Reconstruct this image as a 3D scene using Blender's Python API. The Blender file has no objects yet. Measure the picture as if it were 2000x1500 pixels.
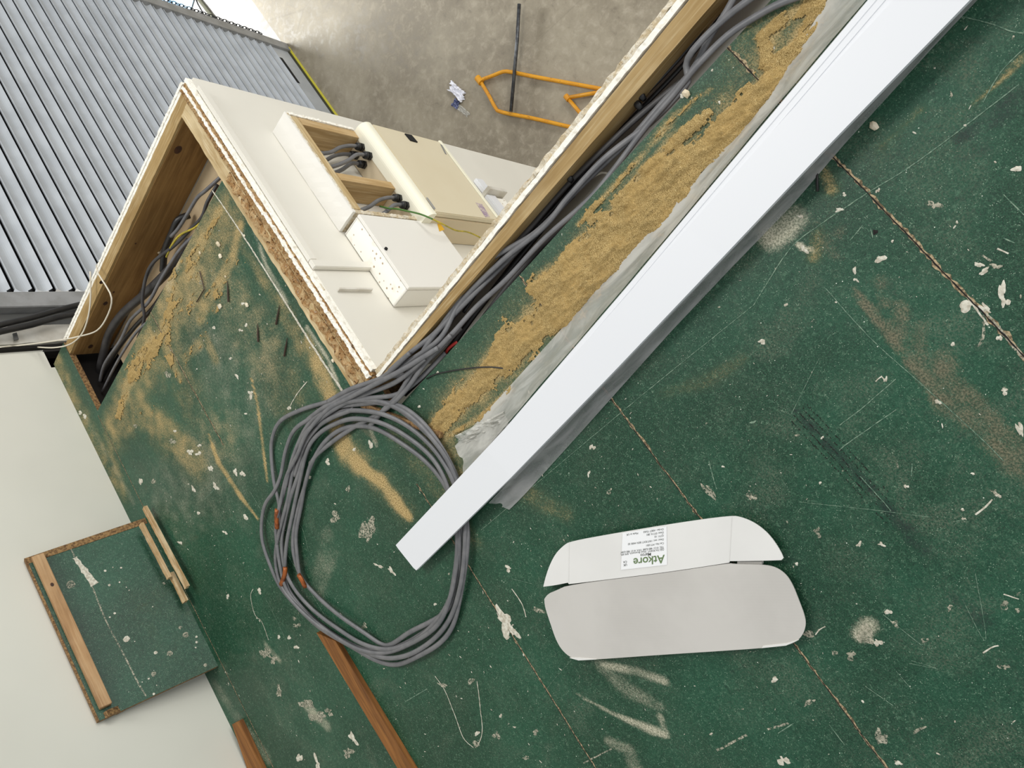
import bpy, bmesh, math, random
import numpy as np
from mathutils import Vector, Matrix, noise as mn
random.seed(7)
C = bpy.context.scene.collection

# ------------------------------------------------------------------ camera, world, lights, exposure
FPX = 1348.845
R = np.array([[0.55563386, 0.61811205, -0.5560652], [0.7892244, -0.60248423, 0.1189016], [-0.26152601, -0.50492598, -0.82258975]])
CH = 1.30
cam_d = bpy.data.cameras.new('camera'); cam = bpy.data.objects.new('camera', cam_d); C.objects.link(cam)
cam_d.sensor_width = 36; cam_d.lens = FPX / 2000 * 36; cam_d.clip_start = 0.02; cam_d.clip_end = 60
r0, r1, r2 = R[0], -R[1], -R[2]
cam.matrix_world = Matrix(((r0[0], r1[0], r2[0], 0), (r0[1], r1[1], r2[1], 0), (r0[2], r1[2], r2[2], CH), (0, 0, 0, 1)))
bpy.context.scene.camera = cam
wd = bpy.data.worlds.new('world'); bpy.context.scene.world = wd; wd.use_nodes = True
wd.node_tree.nodes['Background'].inputs[0].default_value = (0.93, 0.97, 1.0, 1)
wd.node_tree.nodes['Background'].inputs[1].default_value = 0.52
def area(name, loc, target, size, sizey, power, col=(1, 1, 1)):
    l = bpy.data.lights.new(name, 'AREA'); l.shape = 'RECTANGLE'; l.size = size; l.size_y = sizey; l.energy = power; l.color = col
    o = bpy.data.objects.new(name, l); C.objects.link(o); o.location = loc
    o.rotation_euler = (Vector(target) - Vector(loc)).to_track_quat('-Z', 'Y').to_euler(); return o
area('roof_light', (-3.0, -0.6, 4.6), (-0.6, -1.0, 0), 2.6, 1.2, 115, (1.0, 0.985, 0.95))
area('roof_light', (1.0, 2.8, 4.8), (-0.6, -1.0, 0), 2.0, 2.0, 20, (1.0, 0.99, 0.97))
area('hall_fill_light', (-2.6, 6.2, 1.6), (-2.2, -1.8, -1.0), 5.0, 2.6, 285, (1.0, 0.985, 0.95))  # added fill light to brighten the wall faces turned to the hall
area('yard_daylight', (-7.7, -4.5, -0.6), (-7.0, -3.7, -3.0), 1.8, 1.4, 420, (0.95, 0.98, 1.0))
vs = bpy.context.scene.view_settings
vs.view_transform = 'Standard'; vs.look = 'None'; vs.exposure = 0.14; vs.gamma = 1.0; vs.use_curve_mapping = False

# ------------------------------------------------------------------ survey helpers: a sight line met with a real surface
def ray(x, y): return R.T @ np.array([(x - 1000) / FPX, (y - 750) / FPX, 1.0])
def W(x, y, z=0.0):
    d = ray(x, y); p = d * (z - CH) / d[2]; return Vector((p[0], p[1], z))
def onY(x, y, Y):
    d = ray(x, y); p = d * Y / d[1]; return Vector((p[0], p[1], p[2] + CH))
def onX(x, y, X):
    d = ray(x, y); p = d * X / d[0]; return Vector((p[0], p[1], p[2] + CH))
FZ = -3.007          # concrete floor level
YP = -2.555          # back wall plane
YW = -1.12           # outer face of the cupboard wall

# ------------------------------------------------------------------ materials
class NT:
    def __init__(s, name):
        s.m = bpy.data.materials.new(name); s.m.use_nodes = True; s.t = s.m.node_tree; s.b = s.t.nodes['Principled BSDF']
        s.co = s.t.nodes.new('ShaderNodeTexCoord').outputs['Object']
    def link(s, a, b):
        s.t.links.new(a, b)
    def put(s, sock, v):
        if isinstance(v, bpy.types.NodeSocket): s.t.links.new(v, sock)
        elif isinstance(v, (tuple, list)) and len(v) == 3 and sock.type == 'RGBA': sock.default_value = (*v, 1)
        else: sock.default_value = v
    def noise(s, scale, detail=4, rough=0.55, vec=None, stretch=None, dist=0.0, out='Fac'):
        n = s.t.nodes.new('ShaderNodeTexNoise'); n.inputs['Scale'].default_value = scale
        n.inputs['Detail'].default_value = detail; n.inputs['Roughness'].default_value = rough; n.inputs['Distortion'].default_value = dist
        v = vec or s.co
        if stretch:
            mp = s.t.nodes.new('ShaderNodeMapping'); mp.inputs['Scale'].default_value = stretch; s.link(v, mp.inputs[0]); v = mp.outputs[0]
        s.link(v, n.inputs['Vector']); return n.outputs[out]
    def voro(s, scale, feature='F1', out='Distance', rnd=1.0):
        n = s.t.nodes.new('ShaderNodeTexVoronoi'); n.feature = feature; n.inputs['Scale'].default_value = scale
        n.inputs['Randomness'].default_value = rnd; s.link(s.co, n.inputs['Vector']); return n.outputs[out]
    def attr(s, name):
        n = s.t.nodes.new('ShaderNodeAttribute'); n.attribute_name = name; return n.outputs['Fac']
    def math(s, op, a, b=0.0, c=None, clamp=False):
        n = s.t.nodes.new('ShaderNodeMath'); n.operation = op; n.use_clamp = clamp
        s.put(n.inputs[0], a); s.put(n.inputs[1], b)
        if c is not None: s.put(n.inputs[2], c)
        return n.outputs[0]
    def ramp(s, v, lo, hi, a=0.0, b=1.0):
        n = s.t.nodes.new('ShaderNodeMapRange'); n.interpolation_type = 'SMOOTHSTEP'
        s.put(n.inputs[0], v); n.inputs[1].default_value = lo; n.inputs[2].default_value = hi
        n.inputs[3].default_value = a; n.inputs[4].default_value = b; return n.outputs[0]
    def mix(s, f, a, b, mode='MIX'):
        n = s.t.nodes.new('ShaderNodeMix'); n.data_type = 'RGBA'; n.blend_type = mode
        s.put(n.inputs[0], f); s.put(n.inputs[6], a); s.put(n.inputs[7], b); return n.outputs[2]
    def bump(s, h, strength=0.3, dist=0.002):
        n = s.t.nodes.new('ShaderNodeBump'); n.inputs['Strength'].default_value = strength; n.inputs['Distance'].default_value = dist
        s.link(h, n.inputs['Height']); s.link(n.outputs[0], s.b.inputs['Normal'])
    def out(s, col, rough=0.6, metal=0.0, spec=0.5, alpha=None):
        s.put(s.b.inputs['Base Color'], col); s.put(s.b.inputs['Roughness'], rough); s.put(s.b.inputs['Metallic'], metal)
        s.b.inputs['Specular IOR Level'].default_value = spec
        if alpha is not None: s.put(s.b.inputs['Alpha'], alpha)
        return s.m
def L(r, g, b):
    f = lambda c: (c / 255 / 12.92) if c / 255 <= 0.04045 else ((c / 255 + 0.055) / 1.055) ** 2.4
    return (f(r), f(g), f(b))
def plain(name, c, c2=None, scale=8, rough=0.5, metal=0.0, bump=0.0, bs=200, spec=0.5, detail=4, lo=0.35, hi=0.65):
    n = NT(name); col = c
    if c2: col = n.mix(n.ramp(n.noise(scale, detail), lo, hi), c, c2)
    if bump: n.bump(n.noise(bs, 5), bump, 0.002)
    return n.out(col, rough, metal, spec)
def wood(name, c1, c2, c3, axis, scale=1.0, rough=0.65):
    n = NT(name); st = [18, 18, 18]; st['xyz'.index(axis)] = 1.2
    g = n.noise(2.2 * scale, 6, 0.6, stretch=tuple(st), dist=0.4)
    w2 = [60, 60, 60]; w2['xyz'.index(axis)] = 3
    f = n.noise(3.0 * scale, 3, 0.5, stretch=tuple(w2))
    big = n.noise(5, 4, 0.6)
    col = n.mix(n.ramp(g, 0.35, 0.65), c1, c2)
    col = n.mix(n.ramp(f, 0.45, 0.75, 0, 0.6), col, c3)
    col = n.mix(n.ramp(big, 0.45, 0.75, 0, 0.45), col, c3)
    n.bump(f, 0.25, 0.002)
    return n.out(col, rough, 0, 0.3)

def deck_material(name):
    n = NT(name)
    fine = n.noise(420, 3, 0.6); mid = n.noise(70, 5, 0.65); big = n.noise(3.2, 5, 0.6); big2 = n.noise(9, 6, 0.65, dist=0.6)
    col = n.mix(n.ramp(fine, 0.35, 0.68), L(10, 43, 28), L(35, 78, 54))
    col = n.mix(n.ramp(big, 0.35, 0.7, 0, 0.5), col, L(34, 90, 66)); col = n.mix(n.ramp(mid, 0.5, 0.7, 0, 0.5), col, L(16, 48, 34))
    mott = n.noise(150, 7, 0.75, dist=1.2); col = n.mix(n.ramp(mott, 0.52, 0.66, 0, 0.55), col, L(92, 128, 102)); col = n.mix(n.ramp(mott, 0.30, 0.46, 0.7, 0), col, L(8, 34, 22))
    # greyish film of old dirt
    film = n.math('MULTIPLY', n.ramp(big2, 0.44, 0.72), n.ramp(n.noise(260, 4, 0.7), 0.42, 0.62))
    film = n.math('MULTIPLY', film, n.ramp(n.noise(1.9, 3), 0.40, 0.60, 0.35, 1.0))
    col = n.mix(n.math('MULTIPLY', film, 0.6), col, L(112, 118, 100))
    # pale hairs and specks
    sp = n.ramp(n.voro(300), 0.14, 0.24, 1, 0); pick = n.ramp(n.noise(80, 3), 0.50, 0.60)
    col = n.mix(n.math('MULTIPLY', n.math('MULTIPLY', sp, pick), 0.7), col, L(165, 185, 160))
    sp2 = n.ramp(n.voro(70), 0.05, 0.085, 1, 0); pick2 = n.ramp(n.noise(20, 2), 0.56, 0.62)
    col = n.mix(n.math('MULTIPLY', sp2, pick2), col, L(215, 222, 205))
    hair = n.ramp(n.noise(90, 5, 0.75, stretch=(1, 5, 1), dist=2.5), 0.60, 0.66); hair2 = n.ramp(n.noise(80, 5, 0.75, stretch=(5, 1.4, 1), dist=2.5), 0.60, 0.66)
    col = n.mix(n.math('MULTIPLY', hair, 0.4), col, L(120, 150, 128)); col = n.mix(n.math('MULTIPLY', hair2, 0.4), col, L(120, 150, 128))
    grain = n.noise(520, 2, 0.7); gm = n.noise(150, 5, 0.75)
    def layer(col, att, c1, c2, gain=1.0, lo=0.46, soft=0.14, top=1.0):
        a = n.attr(att)
        if att == 'dust': lo, soft = 0.27, 0.5
        thr = n.math('ADD', n.math('MULTIPLY', grain, 0.5), n.math('MULTIPLY', gm, 0.5))
        v = n.math('ADD', n.math('MULTIPLY', a, gain), thr)
        f = n.ramp(v, 0.5 + lo, 0.5 + lo + soft, 0, top)
        return n.mix(f, col, n.mix(n.ramp(n.noise(300, 2), 0.35, 0.65), c1, c2))
    col = layer(col, 'chalk', L(142, 140, 118), L(206, 200, 176), 1.0, 0.20, 0.60, 0.9)
    col = layer(col, 'wear', L(72, 70, 52), L(126, 118, 94), 1.0, 0.32, 0.42, 0.85)
    col = layer(col, 'grime', L(16, 30, 28), L(34, 46, 42), 1.0, 0.30, 0.35, 0.85)
    # thin dusting of fine powder everywhere 'dust' is non-zero, dense grains where it is high
    a = n.attr('dust')
    col = n.mix(n.math('MULTIPLY', n.ramp(a, 0.05, 0.9, 0, 0.55), n.ramp(gm, 0.25, 0.65, 0.3, 1)), col, L(122, 118, 84))
    col = layer(col, 'dust', L(140, 118, 74), L(198, 172, 120), 1.0, 0.42, 0.22, 1.0)
    n.bump(n.math('ADD', n.math('MULTIPLY', grain, 0.6), gm), 0.25, 0.0015)
    rough = n.ramp(n.math('ADD', a, film), 0.0, 0.8, 0.42, 0.85)
    return n.out(col, rough, 0, 0.35)

M = {}
M['deck'] = deck_material('green chipboard')
M['deck_edge'] = plain('raw chipboard edge', L(150, 118, 76), L(92, 66, 40), 130, 0.9, bump=0.6)
M['paint'] = plain('paint and plaster flecks', L(214, 210, 194), L(176, 168, 150), 130, 0.8)
def dull():
    n = NT('dried plaster smears'); a = n.ramp(n.noise(190, 5, 0.7), 0.40, 0.56, 0.0, 0.95)
    return n.out(n.mix(n.ramp(n.noise(70, 3), 0.4, 0.6), L(186, 180, 160), L(150, 148, 130)), 0.9, 0, 0.2, a)
M['paint_dull'] = dull()
M['scratch'] = plain('pale scratches', L(128, 150, 128), L(62, 98, 78), 160, 0.7)
M['seam'] = plain('dust packed in the board joints', L(178, 158, 124), L(96, 82, 60), 160, 0.9, lo=0.4, hi=0.6)
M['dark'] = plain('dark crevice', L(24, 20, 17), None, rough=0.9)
M['sawdust'] = None
def sawdust_material():
    n = NT('sawdust grains')
    g = n.noise(600, 2, 0.7); g2 = n.noise(240, 3, 0.7); b = n.noise(20, 4)
    col = n.mix(n.ramp(g, 0.3, 0.7), L(134, 108, 62), L(216, 188, 130))
    col = n.mix(n.ramp(b, 0.4, 0.65, 0, 0.5), col, L(190, 158, 100))
    sp = n.ramp(g2, 0.62, 0.7); col = n.mix(n.math('MULTIPLY', sp, 0.6), col, L(235, 212, 160))
    n.bump(n.math('ADD', g, g2), 0.9, 0.003)
    return n.out(col, 0.95, 0, 0.1)
M['sawdust'] = sawdust_material()
M['wall'] = plain('white painted wall', L(226, 222, 211), L(219, 215, 204), 1.5, 0.6, bump=0.05)
M['wall_back'] = plain('off-white wall sheet', L(214, 212, 200), L(206, 204, 192), 1.0, 0.5)
def plaster_mat():
    n = NT('broken plasterboard edge')
    a = n.noise(38, 6, 0.7, dist=0.8); b = n.noise(150, 5, 0.7)
    col = n.mix(n.ramp(a, 0.38, 0.6), L(240, 232, 214), L(205, 186, 152))
    col = n.mix(n.ramp(b, 0.58, 0.7, 0, 0.9), col, L(120, 92, 62))
    n.bump(n.math('ADD', a, b), 0.8, 0.006)
    return n.out(col, 0.95, 0, 0.1)
M['plaster'] = plaster_mat()
def plaster_brown():
    n = NT('torn brown board core')
    a = n.noise(30, 6, 0.75, dist=1.2); b = n.noise(110, 5, 0.7)
    col = n.mix(n.ramp(a, 0.36, 0.62), L(216, 186, 140), L(172, 128, 80))
    col = n.mix(n.ramp(b, 0.54, 0.64, 0, 0.95), col, L(84, 54, 30))
    col = n.mix(n.ramp(a, 0.6, 0.7, 0, 0.8), col, L(240, 228, 205))
    n.bump(n.math('ADD', a, b), 1.0, 0.008)
    return n.out(col, 0.95, 0, 0.1)
M['plaster_brown'] = plaster_brown()
M['gypsum'] = plain('white gypsum', L(245, 241, 230), L(212, 204, 186), 70, 0.95, bump=0.5, bs=120, lo=0.5, hi=0.75)
M['timber_y'] = wood('pine along the right wall', L(166, 138, 90), L(146, 118, 72), L(192, 170, 128), 'y')
M['timber_x'] = wood('pine along the front wall', L(196, 172, 128), L(168, 140, 94), L(224, 208, 172), 'x')
M['joist'] = wood('brown pine joist', L(138, 106, 62), L(112, 82, 44), L(158, 124, 76), 'y', 0.8)
M['stud'] = wood('pine stud', L(196, 166, 120), L(168, 138, 92), L(212, 188, 148), 'z')
M['dado'] = wood('old stained oak strip', L(150, 100, 50), L(108, 68, 32), L(84, 52, 26), 'x')
M['batten'] = wood('weathered pine batten', L(176, 138, 96), L(140, 104, 68), L(196, 164, 124), 'x')
M['splinter'] = wood('splintered timber', L(212, 188, 148), L(170, 136, 92), L(228, 210, 178), 'x')
M['knot'] = plain('knot', L(72, 40, 18), L(42, 22, 10), 60, 0.7)
M['beige_board'] = plain('plasterboard back paper', L(186, 166, 134), L(170, 148, 116), 6, 0.9)
M['trunk'] = plain('white pvc', L(226, 227, 230), None, rough=0.42)
M['card_white'] = plain('white card', L(226, 224, 220), L(220, 218, 214), 4, 0.8)
def card_grey():
    n = NT('grey inner face of card')
    w = n.t.nodes.new('ShaderNodeTexWave'); w.inputs['Scale'].default_value = 55; w.inputs['Distortion'].default_value = 0.4
    mp = n.t.nodes.new('ShaderNodeMapping'); mp.inputs['Rotation'].default_value = (0, 0, math.radians(28)); n.link(n.co, mp.inputs[0]); n.link(mp.outputs[0], w.inputs['Vector'])
    col = n.mix(n.ramp(n.noise(5, 5), 0.35, 0.65), L(198, 194, 188), L(189, 185, 179))
    col = n.mix(n.math('MULTIPLY', w.outputs['Fac'], 0.12), col, L(200, 196, 188))
    return n.out(col, 0.85)
M['card_grey'] = card_grey()
M['label'] = plain('paper label', L(238, 238, 238), None, rough=0.6)
M['ink_green'] = plain('green ink', L(98, 122, 78), None, rough=0.7)
M['ink'] = plain('grey ink', L(86, 88, 84), None, rough=0.7)
M['cable'] = plain('grey cable sheath', L(112, 111, 112), L(98, 98, 100), 30, 0.45)
M['cable_dark'] = plain('dark grey cable sheath', L(66, 64, 64), L(52, 50, 50), 20, 0.5)
M['cable_black'] = plain('black cable sheath', L(26, 25, 25), L(36, 34, 33), 20, 0.42)
M['copper'] = plain('orange brown sleeve', L(158, 84, 30), L(112, 56, 20), 60, 0.4, 0.2)
M['earth'] = plain('green sheath', L(70, 112, 40), L(52, 92, 34), 12, 0.45)
M['earth_yellow'] = plain('yellow wire', L(196, 172, 50), L(150, 140, 44), 60, 0.5)
M['red'] = plain('red wire', L(178, 48, 40), None, rough=0.5)
M['cord'] = plain('white cord', L(216, 208, 190), None, rough=0.6)
def film_mat(name, c, alpha, rough=0.22):
    n = NT(name); a = n.ramp(n.noise(22, 4, 0.6, stretch=(1, 0.3, 1), dist=1.0), 0.35, 0.7, alpha - 0.12, alpha + 0.2)
    n.bump(n.noise(30, 3), 0.4, 0.004)
    return n.out(c, rough, 0, 0.6, a)
M['film'] = film_mat('milky polythene', L(206, 204, 196), 0.55)
M['film_shaded'] = film_mat('shaded polythene', L(168, 168, 166), 0.55)  # darker copy of the sleeve film, shade of its right side painted in
M['shutter'] = plain('grey coated steel', L(192, 196, 200), L(180, 184, 188), 6, 0.38, 0.15)
M['shutter_rail'] = plain('grey steel rail', L(150, 150, 150), L(134, 134, 132), 12, 0.5, 0.1)
M['slot'] = plain('black slot', L(14, 14, 15), None, rough=0.8)
M['yellow_seal'] = plain('yellow seal', L(214, 204, 70), None, rough=0.6)
M['seal_dark'] = plain('dark olive seal', L(62, 60, 40), None, rough=0.8)
M['chain'] = plain('dark steel chain', L(40, 42, 46), None, rough=0.4, metal=0.6)
def concrete():
    n = NT('worn concrete')
    a = n.noise(1.6, 6, 0.65); b = n.noise(14, 7, 0.7, dist=0.4); c = n.noise(90, 4, 0.7)
    col = n.mix(n.ramp(a, 0.35, 0.68), L(132, 122, 104), L(158, 148, 128))
    col = n.mix(n.ramp(b, 0.45, 0.7, 0, 0.6), col, L(178, 168, 150)); col = n.mix(n.ramp(b, 0.25, 0.45, 0.5, 0), col, L(98, 88, 74))
    col = n.mix(n.ramp(c, 0.6, 0.75, 0, 0.35), col, L(190, 182, 168))
    cr = n.ramp(n.voro(0.9, 'DISTANCE_TO_EDGE'), 0.0, 0.006, 1, 0); crm = n.ramp(n.noise(1.1, 3), 0.5, 0.56)
    col = n.mix(n.math('MULTIPLY', n.math('MULTIPLY', cr, crm), 0.15), col, L(84, 76, 66))
    n.bump(b, 0.15, 0.003)
    return n.out(col, n.ramp(b, 0.3, 0.7, 0.45, 0.8), 0, 0.4)
M['concrete'] = concrete()
M['cream'] = plain('cream coated steel', L(238, 234, 214), None, rough=0.4)
M['beige'] = plain('beige coated door', L(216, 205, 178), L(213, 201, 173), 3, 0.45)
M['beige_side'] = plain('beige coated side', L(214, 198, 168), None, rough=0.5)
M['cab_white'] = plain('white coated steel', L(232, 229, 222), None, rough=0.4)
def cab_top():
    n = NT('spattered white coat')
    s = n.ramp(n.voro(60), 0.16, 0.26, 1, 0); p = n.ramp(n.noise(22, 3), 0.42, 0.52)
    col = n.mix(n.math('MULTIPLY', s, p), L(248, 245, 236), L(176, 156, 130))
    col = n.mix(n.ramp(n.noise(25, 4), 0.55, 0.7, 0, 0.4), col, L(228, 214, 196))
    return n.out(col, 0.6)
M['cab_top'] = cab_top()
M['warn'] = plain('yellow sticker', L(224, 172, 44), None, rough=0.5)
M['gland'] = plain('black gland', L(22, 22, 23), None, rough=0.45)
def yellow_paint():
    n = NT('chipped yellow paint')
    col = n.mix(n.ramp(n.noise(60, 5, 0.7), 0.6, 0.66), L(222, 156, 30), L(110, 66, 30)); col = n.mix(n.ramp(n.noise(8, 2), 0.4, 0.7, 0, 0.5), col, L(196, 124, 22))
    return n.out(col, 0.45)
M['yellow'] = yellow_paint()
M['steel'] = plain('dull steel tube', L(96, 98, 100), L(70, 70, 72), 30, 0.35, 0.7)
M['tissue'] = plain('white tissue', L(240, 240, 246), None, rough=0.8)
M['blue'] = plain('dark blue print', L(56, 64, 110), L(120, 126, 158), 60, 0.6)
M['blue_sheet'] = plain('light blue plastic sheet', L(120, 170, 215), L(160, 200, 232), 3, 0.35)
M['screw'] = plain('dark screw', L(62, 48, 36), None, rough=0.5, metal=0.4)
M['white_trim'] = plain('white trim', L(214, 210, 200), L(196, 190, 178), 14, 0.5)
M['grey_recess'] = plain('grey recess', L(96, 96, 94), L(78, 78, 76), 10, 0.7)
M['chip'] = plain('plaster crumb', L(226, 214, 190), L(200, 184, 152), 60, 0.9)
M['outside'] = plain('pale yard concrete', L(190, 188, 182), L(160, 154, 146), 6, 0.8)

# ------------------------------------------------------------------ mesh helpers
class MB:
    def __init__(s): s.v = []; s.f = []; s.mi = []
    def add(s, vs, fs, m=0):
        o = len(s.v); s.v += [tuple(v) for v in vs]; s.f += [tuple(i + o for i in f) for f in fs]; s.mi += [m] * len(fs); return s
    def box(s, a, b, m=0):
        x0, y0, z0 = [min(a[i], b[i]) for i in range(3)]; x1, y1, z1 = [max(a[i], b[i]) for i in range(3)]
        return s.add([(x0, y0, z0), (x1, y0, z0), (x1, y1, z0), (x0, y1, z0), (x0, y0, z1), (x1, y0, z1), (x1, y1, z1), (x0, y1, z1)],
                     [(0, 3, 2, 1), (4, 5, 6, 7), (0, 1, 5, 4), (1, 2, 6, 5), (2, 3, 7, 6), (3, 0, 4, 7)], m)
    def prism(s, pts, d, m=0):
        pts = [Vector(p) for p in pts]; d = Vector(d); n = len(pts)
        nrm = Vector((0, 0, 0))
        for i in range(n): nrm += pts[i].cross(pts[(i + 1) % n])
        if nrm.dot(d) > 0: pts = pts[::-1]
        return s.add(pts + [p + d for p in pts], [tuple(range(n)), tuple(range(2 * n - 1, n - 1, -1))] + [((i + 1) % n, i, n + i, n + (i + 1) % n) for i in range(n)], m)
    def tube(s, path, rad, n=8, flat=1.0, m=0, up=Vector((0, 0, 1)), closed=False, cap=True):
        P = [Vector(p) for p in path]; k = len(P); vs = []
        for i, p in enumerate(P):
            t = (P[(i + 1) % k] - P[i - 1]) if closed else (P[min(i + 1, k - 1)] - P[max(i - 1, 0)])
            if t.length < 1e-9: t = Vector((1, 0, 0))
            t.normalize(); a = t.cross(up)
            if a.length < 1e-3: a = t.cross(Vector((1, 0, 0)))
            a.normalize(); b = a.cross(t).normalized(); r = rad[i] if isinstance(rad, (list, tuple)) else rad
            for j in range(n):
                q = 2 * math.pi * j / n; vs.append(p + a * math.cos(q) * r + b * math.sin(q) * r * flat)
        fs = []
        for i in range(k if closed else k - 1):
            for j in range(n):
                i2 = (i + 1) % k; fs.append((i * n + j, i * n + (j + 1) % n, i2 * n + (j + 1) % n, i2 * n + j))
        if cap and not closed: fs.append(tuple(range(n - 1, -1, -1))); fs.append(tuple((k - 1) * n + j for j in range(n)))
        return s.add(vs, fs, m)
    def build(s, name, mats, parent=None, smooth=False, bevel=0.0, loc=None):
        me = bpy.data.meshes.new(name); me.from_pydata(s.v, [], s.f)
        if not isinstance(mats, (list, tuple)): mats = [mats]
        for m in mats: me.materials.append(m)
        me.polygons.foreach_set('material_index', s.mi)
        if bevel:
            bm = bmesh.new(); bm.from_mesh(me); bmesh.ops.remove_doubles(bm, verts=bm.verts, dist=1e-6)
            bmesh.ops.recalc_face_normals(bm, faces=bm.faces)
            bmesh.ops.bevel(bm, geom=[e for e in bm.edges if len(e.link_faces) == 2 and e.calc_face_angle(0) > 0.5], offset=bevel, segments=2, affect='EDGES', clamp_overlap=True)
            bm.to_mesh(me); bm.free()
        if smooth:
            me.polygons.foreach_set('use_smooth', [True] * len(me.polygons))
        me.validate(); me.update()
        o = bpy.data.objects.new(name, me); C.objects.link(o)
        if parent:
            o.parent = parent; o.matrix_parent_inverse = Matrix.Translation(parent.location).inverted() if parent.type == 'EMPTY' else Matrix.Identity(4)
        return o
def tag(o, label=None, cat=None, group=None, kind=None):
    if label: o['label'] = label
    if cat: o['category'] = cat
    if group: o['group'] = group
    if kind: o['kind'] = kind
    return o
def thing(name, label, cat, loc=(0, 0, 0), group=None, kind=None):
    o = bpy.data.objects.new(name, None); o.empty_display_size = 0.05; C.objects.link(o); o.location = loc
    return tag(o, label, cat, group, kind)
def smooth_path(pts, step=0.012):
    P = [Vector(p) for p in pts]; out = []
    for i in range(len(P) - 1):
        a, b, c, d = P[max(i - 1, 0)], P[i], P[i + 1], P[min(i + 2, len(P) - 1)]
        k = max(2, int((c - b).length / step))
        for j in range(k):
            t = j / k
            out.append(0.5 * ((2 * b) + (c - a) * t + (2 * a - 5 * b + 4 * c - d) * t * t + (3 * b - a - 3 * c + d) * t ** 3))
    out.append(P[-1]); return out
def nz(p, sc, seed=0.0): return mn.noise(Vector((p[0] * sc + seed, p[1] * sc - seed, p[2] * sc + 3 * seed)))
def rough_box(mb, a, b, res, amp, seed=0, m=0, keep_bottom=True, fr=60):
    bm = bmesh.new(); bmesh.ops.create_cube(bm, size=1)
    sx, sy, sz = [abs(b[i] - a[i]) for i in range(3)]; c = [(a[i] + b[i]) / 2 for i in range(3)]
    for v in bm.verts: v.co = Vector((v.co.x * sx + c[0], v.co.y * sy + c[1], v.co.z * sz + c[2]))
    for ax, ln in ((0, sx), (1, sy), (2, sz)):
        k = int(ln / res) - 1
        if k > 0:
            es = [e for e in bm.edges if abs((e.verts[0].co - e.verts[1].co)[ax]) > ln * 0.99]
            bmesh.ops.subdivide_edges(bm, edges=es, cuts=min(k, 220), use_grid_fill=True)
    zb = min(a[2], b[2])
    for v in bm.verts:
        f = 1.0 if v.co.z > zb + sz * 0.4 else 0.35
        p = v.co.copy(); v.co += Vector((nz(p, fr, seed), nz(p, fr, seed + 9), nz(p, fr, seed + 21) * 1.3)) * amp * f
    bm.verts.ensure_lookup_table()
    mb.add([v.co for v in bm.verts], [tuple(v.index for v in f.verts) for f in bm.faces], m); bm.free()
    return mb

# ------------------------------------------------------------------ vectorised noise for the deck fields
rng = np.random.RandomState(3); LAT = rng.rand(256, 256)
def vnoise(x, y, s, o=0):
    u = x * s + 37.3 + o * 17.1; v = y * s + 91.7 + o * 5.3
    i = np.floor(u).astype(int); j = np.floor(v).astype(int); fx = u - i; fy = v - j
    fx = fx * fx * (3 - 2 * fx); fy = fy * fy * (3 - 2 * fy)
    g = lambda a, b: LAT[a % 256, b % 256]
    return (g(i, j) * (1 - fx) + g(i + 1, j) * fx) * (1 - fy) + (g(i, j + 1) * (1 - fx) + g(i + 1, j + 1) * fx) * fy
def fbm(x, y, s, n=4, o=0):
    t = 0; a = 1; w = 0
    for k in range(n): t = t + a * vnoise(x, y, s, o + k * 3); w += a; a *= 0.55; s *= 2.1
    return t / w
def stroke_field(X, Y, strokes, grow=1.0):
    F = np.zeros_like(X)
    for pts, r, st in strokes:
        P = [W(*p) for p in pts]; rr = r if isinstance(r, (list, tuple)) else [r] * len(P)
        if len(P) == 1: P = P + [P[0] + Vector((1e-4, 0, 0))]; rr = list(rr) + [rr[0]]
        best = np.zeros_like(X)
        for k in range(len(P) - 1):
            ax, ay, bx, by = P[k].x, P[k].y, P[k + 1].x, P[k + 1].y
            dx, dy = bx - ax, by - ay; t = np.clip(((X - ax) * dx + (Y - ay) * dy) / (dx * dx + dy * dy), 0, 1)
            rad = (rr[k] + (rr[k + 1] - rr[k]) * t) * grow
            d = np.hypot(X - ax - t * dx, Y - ay - t * dy) / rad
            best = np.maximum(best, np.clip(1.3 - d, 0, 1))
        F = np.maximum(F, best * st)
    return F
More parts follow.
